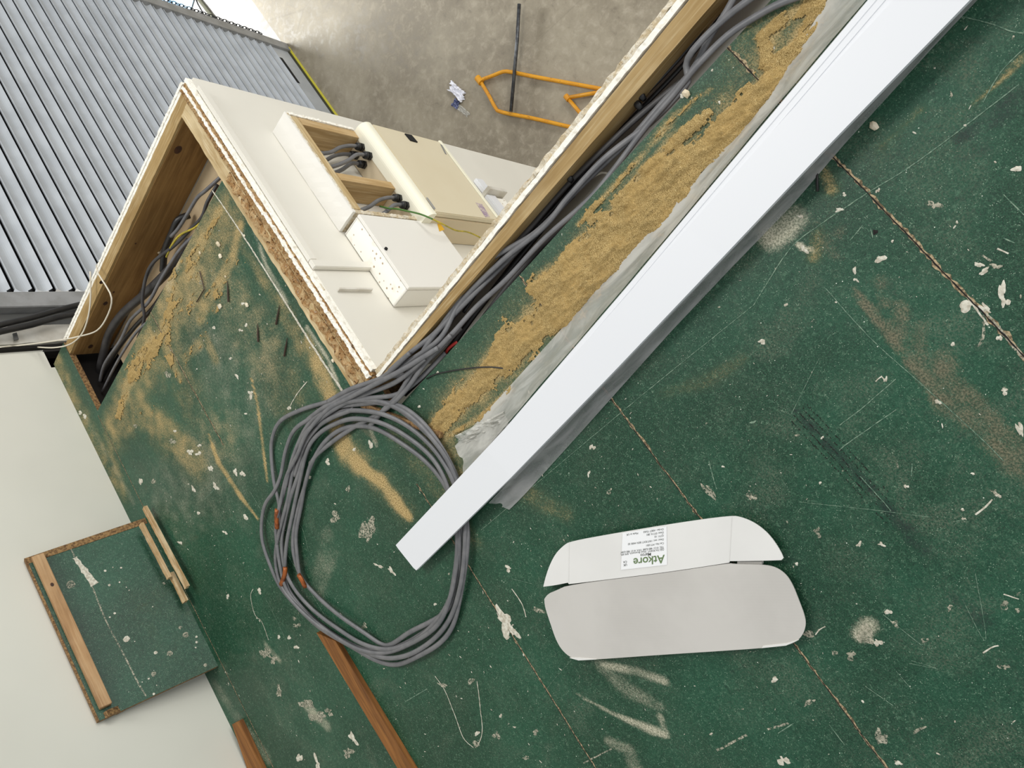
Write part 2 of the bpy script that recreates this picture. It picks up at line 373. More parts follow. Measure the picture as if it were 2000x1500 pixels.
HEAPS = [  # dense sawdust
    ([(850, 838), (930, 755), (1010, 668), (1090, 590)], [0.030, 0.045, 0.06, 0.06], 1.0),
    ([(1060, 570), (1150, 490), (1250, 400), (1330, 320)], [0.045, 0.055, 0.05, 0.035], 1.0),
    ([(1080, 640), (1150, 555), (1230, 460), (1330, 345), (1420, 255), (1500, 165), (1560, 90), (1600, 20)], [0.03, 0.045, 0.05, 0.045, 0.035, 0.03, 0.026, 0.026], 1.05),
    ([(1200, 400), (1300, 290), (1380, 225)], [0.012, 0.02, 0.02], 0.85),
    ([(1130, 440), (1230, 330), (1320, 225), (1390, 170)], [0.010, 0.012, 0.011, 0.006], 0.72),
    ([(1500, 130), (1492, 70), (1540, 30), (1590, 5)], [0.018, 0.02, 0.02, 0.02], 0.9),
    ([(880, 850), (940, 815), (1000, 760)], [0.012, 0.014, 0.014], 0.8),
    ([(232, 810), (250, 750), (272, 705), (300, 665)], [0.03, 0.05, 0.05, 0.045], 0.86),
    ([(285, 700), (320, 640), (345, 580), (372, 520), (400, 460), (430, 410)], [0.05, 0.06, 0.065, 0.06, 0.05, 0.03], 0.74),
    ([(300, 560), (340, 500), (335, 560)], [0.03, 0.04, 0.04], 0.7),
    ([(320, 640), (330, 690), (350, 740)], [0.05, 0.05, 0.03], 0.66),
    ([(390, 620), (425, 560), (455, 500), (470, 440)], [0.05, 0.05, 0.04, 0.03], 0.66),
    ([(250, 840), (300, 800), (340, 830)], [0.03, 0.04, 0.03], 0.52), ([(470, 480), (510, 540), (560, 610)], [0.03, 0.04, 0.03], 0.52), ([(360, 700), (400, 660), (420, 700)], [0.04, 0.04, 0.04], 0.54),
    ([(345, 600), (380, 590), (420, 600)], [0.05, 0.05, 0.04], 0.62),
    ([(565, 600), (605, 690), (640, 760), (660, 790)], [0.02, 0.03, 0.035, 0.03], 0.5),
    ([(668, 850), (690, 895), (745, 940), (780, 985)], [0.03, 0.035, 0.02, 0.025], 0.56),
]
DUST = [
    ([(850, 838), (1090, 600), (1330, 340), (1600, 20)], [0.10, 0.14, 0.13, 0.10], 0.42),
    ([(1110, 480), (1260, 310), (1420, 160), (1500, 40)], [0.05, 0.05, 0.06, 0.08], 0.34),
    ([(215, 850), (300, 680), (370, 530), (440, 420)], [0.12, 0.22, 0.22, 0.14], 0.46),
    ([(250, 800), (300, 820), (380, 900)], [0.10, 0.14, 0.12], 0.46), ([(400, 500), (480, 620), (560, 760)], [0.20, 0.24, 0.20], 0.34), ([(340, 700), (380, 800), (430, 850)], [0.16, 0.20, 0.2], 0.34),
    ([(470, 470), (520, 560), (590, 680), (660, 790)], [0.03, 0.04, 0.055, 0.06], 0.40),
    ([(600, 660), (625, 730), (650, 785)], [0.03, 0.05, 0.05], 0.62),
    ([(580, 590), (565, 640)], [0.04, 0.04], 0.3),
    ([(655, 830), (675, 880), (700, 910)], [0.05, 0.06, 0.045], 0.66),
    ([(690, 900), (745, 940), (770, 975), (800, 1010)], [0.035, 0.03, 0.035, 0.02], 0.72),
    ([(660, 850), (740, 940), (800, 1000)], [0.09, 0.09, 0.07], 0.34),
    ([(408, 850), (425, 900), (470, 970), (505, 1015)], [0.008, 0.018, 0.016, 0.007], 0.66),
    ([(490, 735), (503, 790), (512, 860), (522, 940)], [0.006, 0.010, 0.012, 0.010], 0.62),
    ([(870, 850), (890, 900), (900, 970)], [0.05, 0.06, 0.05], 0.48),
    ([(930, 900), (960, 880)], [0.04, 0.04], 0.42),
    ([(770, 850), (850, 950), (930, 1060)], [0.05, 0.06, 0.04], 0.32),
    ([(1290, 770), (1380, 745), (1450, 700)], [0.02, 0.028, 0.02], 0.27),
    ([(1610, 330), (1625, 370)], [0.012, 0.016], 0.52),
    ([(1600, 460), (1590, 500)], [0.02, 0.02], 0.45),
    ([(1900, 210), (1960, 150), (2000, 110)], [0.006, 0.008, 0.008], 0.5),
    ([(1720, 290), (1800, 210)], [0.01, 0.01], 0.34),
    ([(1000, 950), (1100, 1000)], [0.04, 0.04], 0.34),
    ([(110, 700), (150, 800), (210, 900), (240, 960)], [0.08, 0.12, 0.12, 0.08], 0.42),
]
WEAR = [
    ([(1672, 568), (1700, 610), (1745, 665), (1800, 730), (1850, 790)], [0.012, 0.014, 0.016, 0.02, 0.03], 0.62),
    ([(1720, 545), (1730, 590)], [0.022, 0.022], 0.5), ([(1760, 600), (1755, 650)], [0.024, 0.028], 0.55),
    ([(1800, 640), (1790, 700)], [0.02, 0.03], 0.55), ([(1845, 700), (1850, 740)], [0.03, 0.035], 0.6),
    ([(1870, 770), (1930, 840), (2010, 920)], [0.04, 0.045, 0.045], 0.56),
    ([(350, 1070), (480, 990)], [0.022, 0.022], 0.36), ([(330, 900), (260, 980)], [0.06, 0.06], 0.34),
    ([(1590, 440), (1640, 500)], [0.03, 0.03], 0.4), ([(1640, 450), (1610, 470)], [0.02, 0.02], 0.45),
    ([(1200, 770), (1200, 780)], [0.02, 0.02], 0.3), ([(1650, 560), (1620, 500)], [0.05, 0.05], 0.30),
    ([(690, 820), (735, 860)], [0.02, 0.015], 0.5),
]
GRIME = [
    ([(1555, 805), (1620, 870), (1680, 930), (1740, 1000), (1800, 1070)], [0.018, 0.018, 0.018, 0.018, 0.03], 0.46),
    ([(1885, 270), (1960, 215), (2010, 180)], [0.035, 0.035, 0.035], 0.46), ([(1890, 300), (1920, 290)], [0.03, 0.03], 0.42),
    ([(1870, 1170), (1960, 1240)], [0.03, 0.03], 0.40), ([(1990, 1290), (2000, 1320)], [0.05, 0.05], 0.36),
    ([(820, 905), (850, 930)], [0.008, 0.008], 0.5),
]
CHALK = [
    ([(1180, 1300), (1240, 1310), (1300, 1330)], [0.012, 0.016, 0.014], 0.60),
    ([(1175, 1300), (1230, 1350), (1290, 1380)], [0.03, 0.035, 0.02], 0.36),
    ([(1128, 1357), (1200, 1395), (1270, 1425), (1300, 1435)], [0.004, 0.008, 0.016, 0.012], 0.66),
    ([(1290, 1400), (1300, 1430)], [0.012, 0.012], 0.55),
    ([(1190, 1450), (1230, 1465), (1240, 1500)], [0.02, 0.025, 0.03], 0.46),
    ([(1555, 425), (1510, 460)], [0.03, 0.035], 0.62), ([(1560, 480), (1585, 490)], [0.006, 0.006], 0.9),
    ([(340, 520), (350, 480), (330, 560)], [0.03, 0.02, 0.02], 0.95), ([(520, 1260), (545, 1290)], [0.02, 0.015], 0.52),
    ([(600, 1380), (640, 1420)], [0.03, 0.03], 0.50), ([(640, 1050), (620, 1150), (650, 1080)], [0.06, 0.06, 0.06], 0.30),
    ([(490, 430), (520, 520), (560, 590)], [0.012, 0.012, 0.014], 0.55), ([(600, 640), (640, 700), (660, 750)], [0.012, 0.01, 0.01], 0.7),
    ([(720, 830), (735, 870)], [0.012, 0.012], 0.6), ([(1700, 1220), (1680, 1240)], [0.022, 0.02], 0.6),
    ([(1850, 830), (1700, 900)], [0.2, 0.2], 0.18), ([(1900, 1050), (1700, 1100)], [0.15, 0.15], 0.16), ([(1180, 900), (1090, 1000)], [0.10, 0.12], 0.16),
    ([(460, 1150), (560, 1400)], [0.12, 0.15], 0.22), ([(420, 1340), (520, 1480)], [0.05, 0.05], 0.34), ([(400, 700), (480, 820)], [0.14, 0.14], 0.26),
    ([(170, 820), (260, 980)], [0.03, 0.03], 0.36), ([(350, 560), (480, 700), (420, 900), (330, 1000)], [0.40, 0.40, 0.35, 0.3], 0.30), ([(420, 1100), (560, 1300), (600, 1450)], [0.25, 0.25, 0.25], 0.2), ([(1750, 600), (1900, 750), (1900, 900)], [0.3, 0.3, 0.3], 0.14),
]

# ------------------------------------------------------------------ mezzanine deck (the green floor)
DT = 0.022
def in_deck(x, y):
    if x > -0.583: return y > YP
    if y < YP: return False
    if x > -1.515: return y < -1.222 or (x > -0.665 and y < -1.135)
    if x > -1.858: return y < -2.414
    return False
def lines(a, b, step, extra):
    L_ = list(np.arange(a, b, step)) + extra; L_ = sorted(L_); o = [L_[0]]
    for v in L_[1:]:
        if v in extra:
            if abs(v - o[-1]) < step * 0.4: o[-1] = v
            else: o.append(v)
        elif v - o[-1] > step * 0.4: o.append(v)
    return o
def board_mesh():
    ex = [-0.583, -1.515, -0.665, -1.858]; ey = [YP, -1.222, -1.135, -2.414]
    xs = lines(-1.858, 1.25, 0.009, ex + [1.25]); ys = lines(YP, 1.1, 0.009, ey + [1.1])
    xs = [x for x in xs if x >= -1.858]; nx, ny = len(xs), len(ys)
    X, Y = np.meshgrid(xs, ys, indexing='ij')
    heap = stroke_field(X, Y, HEAPS); n1 = fbm(X, Y, 26, 4, 1); n2 = fbm(X, Y, 60, 3, 2)
    dust = np.maximum(stroke_field(X, Y, DUST) * (0.55 + 0.9 * n1), heap * (0.5 + 0.6 * n1))
    wear = stroke_field(X, Y, WEAR) * (0.6 + 0.8 * n2); grime = stroke_field(X, Y, GRIME) * (0.5 + n2); chalk = stroke_field(X, Y, CHALK) * (0.5 + n1)
    mb = MB(); idx = -np.ones((nx, ny), int); vs = []; at = []
    def vid(i, j):
        if idx[i, j] < 0:
            idx[i, j] = len(vs); vs.append((xs[i], ys[j], 0.0)); at.append((dust[i, j], wear[i, j], grime[i, j], chalk[i, j]))
        return int(idx[i, j])
    fs = []; cell = np.zeros((nx + 1, ny + 1), bool)
    for i in range(nx - 1):
        for j in range(ny - 1):
            if in_deck((xs[i] + xs[i + 1]) / 2, (ys[j] + ys[j + 1]) / 2):
                cell[i + 1, j + 1] = True; fs.append((vid(i, j), vid(i + 1, j), vid(i + 1, j + 1), vid(i, j + 1)))
    mb.add(vs, fs, 0)
    # sawn edges and underside
    e = MB()
    for i in range(nx - 1):
        for j in range(ny - 1):
            if not cell[i + 1, j + 1]: continue
            q = [(i, j, i + 1, j, i + 1, j), (i + 1, j, i + 1, j + 1, i + 2, j + 1), (i + 1, j + 1, i, j + 1, i + 1, j + 2), (i, j + 1, i, j, i, j + 1)]
            for a, b, c, d, ci, cj in q:
                if not cell[ci, cj]:
                    p, r = (xs[a], ys[b]), (xs[c], ys[d])
                    mb.add([(p[0], p[1], -DT), (r[0], r[1], -DT), (r[0], r[1], 0), (p[0], p[1], 0)], [(0, 1, 2, 3)], 1); at += [(0, 0, 0, 0)] * 4
    for a, b in (((-0.583, YP), (1.25, 1.1)), ((-1.515, YP), (-0.665, -1.222)), ((-1.858, YP), (-1.515, -2.414)), ((-0.665, YP), (-0.583, -1.135))):
        mb.add([(a[0], a[1], -DT), (b[0], a[1], -DT), (b[0], b[1], -DT), (a[0], b[1], -DT)], [(0, 3, 2, 1)], 1); at += [(0, 0, 0, 0)] * 4
    return mb, at
deck, deck_at = board_mesh()
def blob(mb, c, rx, ry, ang, m, seed, z=0.0006, n=14, rag=0.35):
    vs = []
    for k in range(n):
        q = 2 * math.pi * k / n; r = 1 + rag * (2 * LAT[(seed * 7 + k) % 256, (seed * 3) % 256] - 1)
        x, y = rx * r * math.cos(q), ry * r * math.sin(q)
        vs.append((c.x + x * math.cos(ang) - y * math.sin(ang), c.y + x * math.sin(ang) + y * math.cos(ang), z))
    mb.add([(c.x, c.y, z + 0.0008)] + vs, [(0, 1 + k, 1 + (k + 1) % n) for k in range(n)], m)
def px_blob(x, y, w, h, deg, m, seed, rag=0.35):     # an irregular fleck measured along and across, in photo pixels
    w *= .9; h *= .9; f1, f2, f3 = [6.28 * LAT[(seed * 11 + q) % 256, (seed + q) % 256] for q in (1, 2, 3)]
    c = W(x, y); a = math.radians(deg); u = W(x + math.cos(a) * w, y + math.sin(a) * w) - c; v = W(x - math.sin(a) * h, y + math.cos(a) * h) - c
    n = 26; vs = []
    for k in range(n):
        q = 2 * math.pi * k / n; r = 1 + rag * (.75 * math.sin(2 * q + f1) + .55 * math.sin(3 * q + f2) + .35 * math.sin(5 * q + f3) + .35 * (2 * LAT[(seed * 7 + k * 5) % 256, (seed * 13) % 256] - 1)); r = max(r, .12)
        p = c + u * math.cos(q) * r + v * math.sin(q) * r; vs.append((p.x, p.y, 0.0006))
    deck.add([(c.x, c.y, 0.0016)] + vs, [(0, 1 + (k + 1) % n, 1 + k) for k in range(n)], m)
def ribbon(pts, w, m, z=0.0007, jag=0.4, step=0.006, seed=0):
    P = smooth_path(pts, step); vs = []
    for i, p in enumerate(P):
        t = (P[min(i + 1, len(P) - 1)] - P[max(i - 1, 0)]); t.z = 0; t.normalize(); s = Vector((-t.y, t.x, 0))
        ww = w[0] + (w[1] - w[0]) * i / len(P) if isinstance(w, (tuple, list)) else w
        a = ww * (1 + jag * 2 * nz((p.x, p.y, 0), 140, seed)); b = ww * (1 + jag * 2 * nz((p.x, p.y, 1), 140, seed + 5))
        o = s * nz((p.x, p.y, 2), 30, seed) * ww * jag
        vs += [tuple((p + o + s * max(a, 0.0002)).xy) + (z,), tuple((p + o - s * max(b, 0.0002)).xy) + (z,)]
    deck.add(vs, [(2 * i, 2 * i + 1, 2 * i + 3, 2 * i + 2) for i in range(len(P) - 1)], m)
# joints between the boards
for y, x0, x1, w in ((-0.022, -0.583, 1.25, 0.0030), (-0.619, -0.583, 1.25, 0.0022), (-1.207, -0.40, 1.25, 0.0020), (-1.83, -1.515, -0.95, 0.0022), (-2.425, -1.5, 0.3, 0.0014)):
    ribbon([Vector((x0, y, 0)), Vector(((x0 + x1) / 2, y, 0)), Vector((x1, y, 0))], w, 5, 0.0006, 0.8, seed=y * 10)
    ribbon([Vector((x0, y - 0.0012, 0)), Vector(((x0 + x1) / 2, y - 0.0012, 0)), Vector((x1, y - 0.0012, 0))], w * 0.32, 6, 0.0009, 0.5, seed=y * 7)
ribbon([W(489, 960), W(560, 1080), W(640, 1210)], 0.0008, 4, seed=3)
ribbon([W(415, 372), W(475, 460), W(565, 602), W(612, 677), W(672, 768)], (0.0018, 0.004), 2, seed=4)
# chalk line and long scratches
SCR = [([(940, 1035), (1096, 904), (1220, 800), (1320, 718), (1472, 596)], 0.0006), ([(1472, 596), (1540, 490), (1600, 440), (1690, 380), (1800, 310), (1990, 165)], 0.0008),
       ([(1610, 560), (1700, 660), (1800, 750), (1910, 850), (1960, 900)], 0.0006), ([(1865, 30), (1930, 45), (1975, 62), (2000, 65)], 0.0007), ([(1920, 200), (1955, 140), (2000, 95)], 0.0007),
       ([(1750, 740), (1680, 800), (1640, 830)], 0.0007), ([(1750, 800), (1650, 870), (1640, 880)], 0.0008), ([(1680, 930), (1730, 985), (1740, 998)], 0.0007), ([(1560, 980), (1700, 995), (1820, 1010)], 0.0004),
       ([(1725, 1200), (1800, 1260)], 0.0006), ([(1690, 1340), (1745, 1378)], 0.0006), ([(1750, 1310), (1780, 1345)], 0.0005), ([(1775, 1295), (1830, 1305), (1780, 1290)], 0.0004),
       ([(850, 1320), (870, 1350), (890, 1400), (905, 1440), (925, 1460)], 0.0011), ([(932, 1330), (938, 1380), (942, 1430), (932, 1458)], 0.0010), ([(792, 1370), (835, 1345)], 0.0009),
       ([(495, 1150), (490, 1165), (498, 1200), (512, 1215), (525, 1250)], 0.0010), ([(520, 1170), (545, 1220), (565, 1270), (575, 1350)], 0.0005),
       ([(570, 1005), (590, 1030), (603, 1075)], 0.0007), ([(600, 745), (580, 770), (565, 797)], 0.0012), ([(592, 790), (586, 808)], 0.0016), ([(450, 930), (420, 955), (400, 975)], 0.0006),
       ([(1000, 1150), (1020, 1180), (1028, 1205)], 0.0013), ([(944, 1240), (943, 1275)], 0.0005), ([(1040, 1140), (1000, 1130)], 0.0004),
       ([(1140, 1490), (1195, 1462)], 0.0015), ([(1400, 1465), (1460, 1435)], 0.0022), ([(1500, 1425), (1540, 1412)], 0.0018), ([(1520, 1432), (1550, 1412)], 0.0008),
       ([(1620, 1415), (1650, 1455)], 0.0007), ([(1880, 1170), (1925, 1250), (1905, 1120)], 0.0004), ([(1905, 1005), (1925, 990), (1938, 975)], 0.0014), ([(1920, 1275), (1935, 1265), (1950, 1260)], 0.0012),
       ([(1593, 1240), (1600, 1230), (1612, 1223)], 0.0010), ([(1385, 900), (1395, 940), (1400, 955)], 0.0009), ([(1780, 930), (1782, 905)], 0.0009), ([(1960, 1160), (1990, 1170)], 0.0010),
       ([(1685, 440), (1660, 470)], 0.0007), ([(1700, 445), (1705, 465)], 0.0006), ([(1915, 497), (1935, 510)], 0.0016), ([(1948, 485), (1970, 495)], 0.0014), ([(1960, 465), (1982, 475)], 0.0008),
       ([(1920, 615), (1922, 650), (1918, 670)], (0.0012, 0.003)), ([(1925, 610), (1950, 640), (1975, 670), (2000, 700)], 0.0022), ([(1890, 580), (1930, 635)], 0.0014),
       ([(1710, 745), (1722, 735), (1728, 745)], 0.0010), ([(1960, 380), (2000, 420)], 0.0006), ([(1160, 1240), (1080, 1330), (1060, 1360)], 0.0003), ([(1600, 700), (1560, 780), (1545, 810)], 0.0004),
       ([(1380, 430), (1400, 420)], 0.0005), ([(630, 1130), (660, 1230)], 0.0003), ([(340, 1000), (420, 940)], 0.0004)]
for i, (p, w) in enumerate(SCR): ribbon([W(*q) for q in p], w, 4 if (not isinstance(w, tuple) and w < 0.001) else (3 if (isinstance(w, tuple) or w > 0.0014) else 2), 0.0008, 0.5, seed=i)
# paint drips and plaster splashes: x, y, half length, half width, turn, material, raggedness
SPL = [(718, 1034, 28, 14, 100, 3, .3), (655, 1010, 12, 9, 60, 3, .5), (985, 1215, 30, 12, 62, 2, .5), (1000, 1230, 18, 8, 62, 2, .5), (1052, 1192, 11, 6, 20, 3, .3), (1385, 960, 24, 6, 50, 3, .3),
       (1468, 970, 10, 8, 20, 3, .4), (1597, 1039, 8, 8, 0, 3, .5), (1678, 1063, 5, 5, 0, 2, .5), (1722, 1063, 6, 4, 0, 2, .6), (1580, 1238, 10, 9, 0, 3, .2), (1690, 1240, 24, 16, 20, 3, .35), (1715, 1255, 10, 6, 30, 2, .4),
       (1662, 1280, 10, 9, 0, 3, .4), (1630, 1275, 7, 5, 70, 3, .3), (1735, 1195, 8, 5, 20, 2, .3), (1748, 1218, 10, 5, 20, 3, .5), (1806, 1250, 7, 6, 0, 3, .3), (1513, 1327, 7, 6, 0, 2, .25), (1580, 1372, 12, 5, -40, 3, .4),
       (1855, 1187, 5, 6, 0, 3, .4), (1962, 1182, 10, 8, 0, 3, .4), (1987, 1192, 6, 5, 0, 3, .2), (1960, 1302, 12, 5, 10, 3, .4), (1720, 1440, 12, 16, 0, 3, .4), (1795, 1425, 12, 5, -30, 3, .4), (1530, 1485, 12, 8, 50, 2, .6),
       (1755, 1490, 9, 4, 30, 2, .4), (1952, 660, 6, 6, 0, 2, .3), (1886, 598, 14, 13, 0, 2, .16), (1924, 602, 16, 6, 40, 2, .5), (1957, 568, 8, 20, -5, 2, .35), (1963, 590, 7, 12, -10, 2, .6), (1720, 506, 12, 7, -25, 2, .25),
       (1669, 528, 5, 6, 0, 2, .4), (1670, 546, 4, 3, 0, 2, .2), (1912, 517, 10, 5, 20, 2, .3), (1922, 530, 12, 5, 150, 2, .3), (1945, 520, 10, 6, 0, 3, .5), (1730, 741, 4, 5, 0, 2, .4), (1743, 471, 3, 3, 0, 2, .2),
       (1489, 667, 8, 5, -30, 2, .4), (1832, 785, 7, 5, 20, 2, .3), (1861, 672, 4, 5, 0, 2, .2), (1962, 764, 8, 6, 10, 2, .5), (1992, 838, 6, 18, -20, 2, .4), (1770, 950, 5, 4, 20, 2, .4), (1942, 960, 8, 6, 30, 3, .4), (1950, 968, 6, 4, 0, 2, .4),
       (1880, 995, 4, 3, 0, 2, .3), (1882, 1013, 4, 3, 0, 2, .4), (1602, 943, 3, 3, 0, 2, .2), (1900, 925, 4, 3, 0, 2, .3), (1556, 1101, 4, 3, 0, 2, .3), (1470, 825, 6, 3, -30, 4, .4), (1157, 873, 5, 6, 30, 2, .5), (1150, 925, 3, 5, 0, 2, .5),
       (1190, 960, 7, 4, -30, 3, .5), (993, 1110, 6, 6, 0, 2, .5), (765, 1115, 9, 4, 40, 2, .5), (740, 1105, 8, 3, 20, 2, .5), (580, 1222, 6, 5, 0, 3, .5), (575, 1208, 4, 4, 0, 3, .2), (545, 1244, 3, 4, 0, 2, .2), (579, 1264, 5, 4, 20, 2, .3),
       (565, 1245, 3, 5, -30, 2, .3), (507, 1154, 4, 6, -20, 2, .3), (520, 1275, 14, 9, 60, 3, .4), (535, 1288, 8, 7, 0, 3, .4), (600, 1375, 14, 10, 30, 3, .4), (620, 1400, 14, 12, 0, 3, .5), (643, 1390, 7, 7, 0, 3, .6), (545, 1350, 6, 12, -15, 3, .4),
       (690, 1442, 12, 6, 60, 2, .5), (680, 1470, 12, 8, 50, 3, .5), (585, 1480, 6, 9, 20, 2, .3), (620, 1490, 5, 14, -20, 2, .5), (920, 1330, 7, 6, 0, 3, .3), (865, 1338, 9, 4, 30, 3, .4), (930, 1453, 8, 6, 0, 3, .3), (932, 1432, 5, 5, 0, 2, .3),
       (1046, 1430, 6, 6, 0, 3, .3), (970, 1436, 6, 8, 30, 3, .6), (1005, 1420, 3, 2, 0, 2, .3), (978, 1398, 3, 4, 0, 2, .3), (1028, 1480, 7, 4, 20, 3, .4), (665, 1200, 3, 3, 0, 2, .2), (850, 1180, 3, 3, 0, 2, .2), (712, 1222, 6, 5, 0, 3, .5),
       (606, 907, 5, 6, 0, 2, .25), (605, 932, 4, 3, 0, 2, .3), (640, 902, 5, 6, 20, 2, .4), (680, 955, 5, 6, -20, 3, .3), (724, 868, 5, 8, -25, 2, .25), (692, 878, 4, 3, 0, 2, .3), (565, 797, 4, 4, 0, 2, .2), (563, 925, 4, 5, 0, 3, .2),
       (490, 770, 6, 6, 0, 2, .6), (481, 635, 3, 4, 0, 2, .2), (463, 735, 3, 6, -20, 2, .3), (428, 600, 5, 4, 20, 2, .3), (475, 593, 4, 3, 0, 2, .3), (470, 645, 4, 3, 0, 2, .4), (393, 552, 4, 5, 0, 3, .2), (418, 640, 3, 4, 0, 2, .2), (450, 700, 4, 2, 0, 2, .5),
       (372, 883, 5, 7, 0, 2, .4), (388, 886, 6, 4, 0, 2, .4), (275, 940, 4, 7, -15, 2, .25), (300, 940, 4, 6, -30, 3, .3), (337, 862, 6, 5, 0, 3, .4), (328, 732, 5, 8, -20, 3, .3), (412, 915, 4, 7, -20, 2, .4), (460, 922, 5, 6, 0, 2, .4), (474, 925, 5, 6, 0, 2, .4),
       (421, 950, 5, 7, -20, 2, .5), (378, 955, 3, 8, -20, 2, .3), (157, 806, 4, 4, 0, 2, .2), (166, 813, 4, 5, 0, 2, .2), (265, 832, 3, 5, 0, 3, .3), (342, 842, 3, 3, 0, 2, .2), (390, 870, 4, 3, 0, 2, .3), (480, 808, 3, 2, 0, 2, .2),
       (388, 1002, 4, 3, 0, 2, .2), (480, 1010, 4, 7, -20, 2, .2), (440, 1040, 5, 3, 20, 2, .5), (445, 1165, 3, 5, 0, 2, .3), (352, 1060, 5, 3, 40, 2, .4), (1333, 186, 5, 6, 0, 2, .3), (1405, 200, 3, 3, 0, 2, .3), (1511, 93, 3, 3, 0, 2, .3),
       (1706, 245, 7, 6, 0, 3, .3), (1649, 380, 4, 4, 0, 2, .3), (1640, 410, 12, 3, -10, 2, .4), (1986, 330, 10, 7, -10, 2, .3), (1869, 434, 3, 3, 0, 2, .2), (1825, 400, 12, 8, 0, 3, .6), (855, 728, 3, 3, 0, 2, .2), (819, 794, 3, 3, 0, 2, .2),
       (1564, 423, 6, 3, 30, 2, .4), (1715, 372, 6, 3, -60, 2, .4), (1885, 245, 3, 3, 0, 2, .2), (1571, 487, 10, 5, 55, 2, .4)]
for i, (x, y, w, h, a, m, rg) in enumerate(SPL): px_blob(x, y, w, h, a, m, i, rg)
for i in range(1500):                       # small specks trodden into the surface
    u, v = random.random(), random.random(); x = -1.5 + 2.2 * u; y = -2.5 + 2.9 * v
    if not in_deck(x, y) or fbm(np.array(x), np.array(y), 4, 3, 5) < 0.42: continue
    r = random.choice([0.0008, 0.001, 0.0012, 0.0016, 0.0022]); blob(deck, Vector((x, y, 0)), r * random.uniform(1, 2.4), r * random.uniform(0.5, 1), random.uniform(0, 6.28), 2 if random.random() < .7 else 3, i, n=6)
for k in range(110):                        # faint dotted wheel track
    t = k / 110; x = 1560 + 190 * t; y = 805 + 205 * t
    for q in (-2, -1, 0, 1, 2):
        if random.random() < 0.6 - 0.35 * t: px_blob(x + q * 8.5 + random.uniform(-1, 1), y - q * 7 + random.uniform(-1, 1), random.uniform(1.2, 2.8), random.uniform(.6, 1.1), 48, 6, k + q, .3)
c = W(1710, 453); blob(deck, c, 0.004, 0.004, 0, 6, 3)      # screw hole
floor_deck = deck.build('floor', [M['deck'], M['deck_edge'], M['paint'], M['paint_dull'], M['scratch'], M['seam'], M['dark']])
tag(floor_deck, kind='structure')
nv = len(floor_deck.data.vertices)
for k, nm in enumerate(('dust', 'wear', 'grime', 'chalk')):
    a = floor_deck.data.attributes.new(nm, 'FLOAT', 'POINT'); arr = np.zeros(nv, 'f'); n0 = min(nv, len(deck_at)); arr[:n0] = [q[k] for q in deck_at[:n0]]; a.data.foreach_set('value', arr)

# ------------------------------------------------------------------ sawdust heaps: one loose mass nobody could count
def heap_mesh(x0, x1, y0, y1, step, seed, thin):
    xs = np.arange(x0, x1, step); ys = np.arange(y0, y1, step); X, Y = np.meshgrid(xs, ys, indexing='ij')
    F = stroke_field(X, Y, HEAPS, 1.25); xa = X * 1.5; ya = Y * 0.62
    big = fbm(xa, ya, 15, 3, seed); fn = fbm(xa, ya, 52, 4, seed + 4); gr = fbm(X, Y, 260, 2, seed + 8)
    rid = np.abs(2 * fbm(xa, ya, 30, 3, seed + 11) - 1)
    n_ = 0.42 * big + 0.42 * fn + 0.16 * gr
    H = F - 1.75 * n_ + thin
    ok = H > 0.0
    Z = 0.0009 + np.clip(H, 0, 1) * (0.014 + 0.016 * rid) + 0.0016 * (gr - 0.5) * np.clip(H * 6, 0, 1)
    Z = np.maximum(Z, 0.0007); idx = -np.ones(X.shape, int); vs = []; fs = []
    for i in range(len(xs) - 1):
        for j in range(len(ys) - 1):
            if ok[i, j] and ok[i + 1, j] and ok[i, j + 1] and ok[i + 1, j + 1] and in_deck(xs[i], ys[j]) and in_deck(xs[i + 1], ys[j + 1]):
                q = []
                for a, b in ((i, j), (i + 1, j), (i + 1, j + 1), (i, j + 1)):
                    if idx[a, b] < 0: idx[a, b] = len(vs); vs.append((xs[a], ys[b], float(Z[a, b])))
                    q.append(int(idx[a, b]))
                fs.append(tuple(q))
    m = MB(); m.add(vs, fs); return m
tag(heap_mesh(-0.583, -0.32, -1.20, 0.16, 0.0025, 1, 0.20).build('sawdust', M['sawdust'], smooth=True), 'long drift of tan sawdust beside the slot with grey cables and the white trunking', 'sawdust', kind='stuff')
tag(heap_mesh(-1.515, -1.0, -2.45, -1.23, 0.0030, 5, 0.16).build('sawdust', M['sawdust'], smooth=True), 'ragged patches of tan sawdust on the narrow green deck beside the brown joist', 'sawdust', kind='stuff')

# ------------------------------------------------------------------ concrete floor, yard
tag(MB().box((-5.1, -2.5, FZ - 0.1), (3, 7, FZ)).box((-9, -2.5, FZ - 0.1), (-5.1, 7, FZ)).box((-9, YP, FZ - 0.1), (3, -2.5, FZ)).build('floor', M['concrete']), kind='structure')
tag(MB().box((-12, -8, FZ - 0.1), (3, YP, FZ - 0.001)).build('floor', M['outside']), kind='structure')
dr = [W(391 - 30, -38, FZ), W(391, 0, FZ), W(430, 50, FZ), W(470, 101, FZ)]
tag(MB().tube([p + Vector((0, 0, 0.012)) for p in dr], 0.022, 8, 0.5).build('drainage_channel', M['seal_dark']), 'dark strip across the bright concrete beyond the shutter rail', 'strip')
tag(MB().tube([W(x, y, FZ + 0.004) for x, y in ((381, -4), (386, 8), (396, 26), (403, 42), (408, 55))], 0.006, 6).build('rubber_hose', M['cable_black']), 'thin dark line curving beside the light blue sheet outside', 'hose')
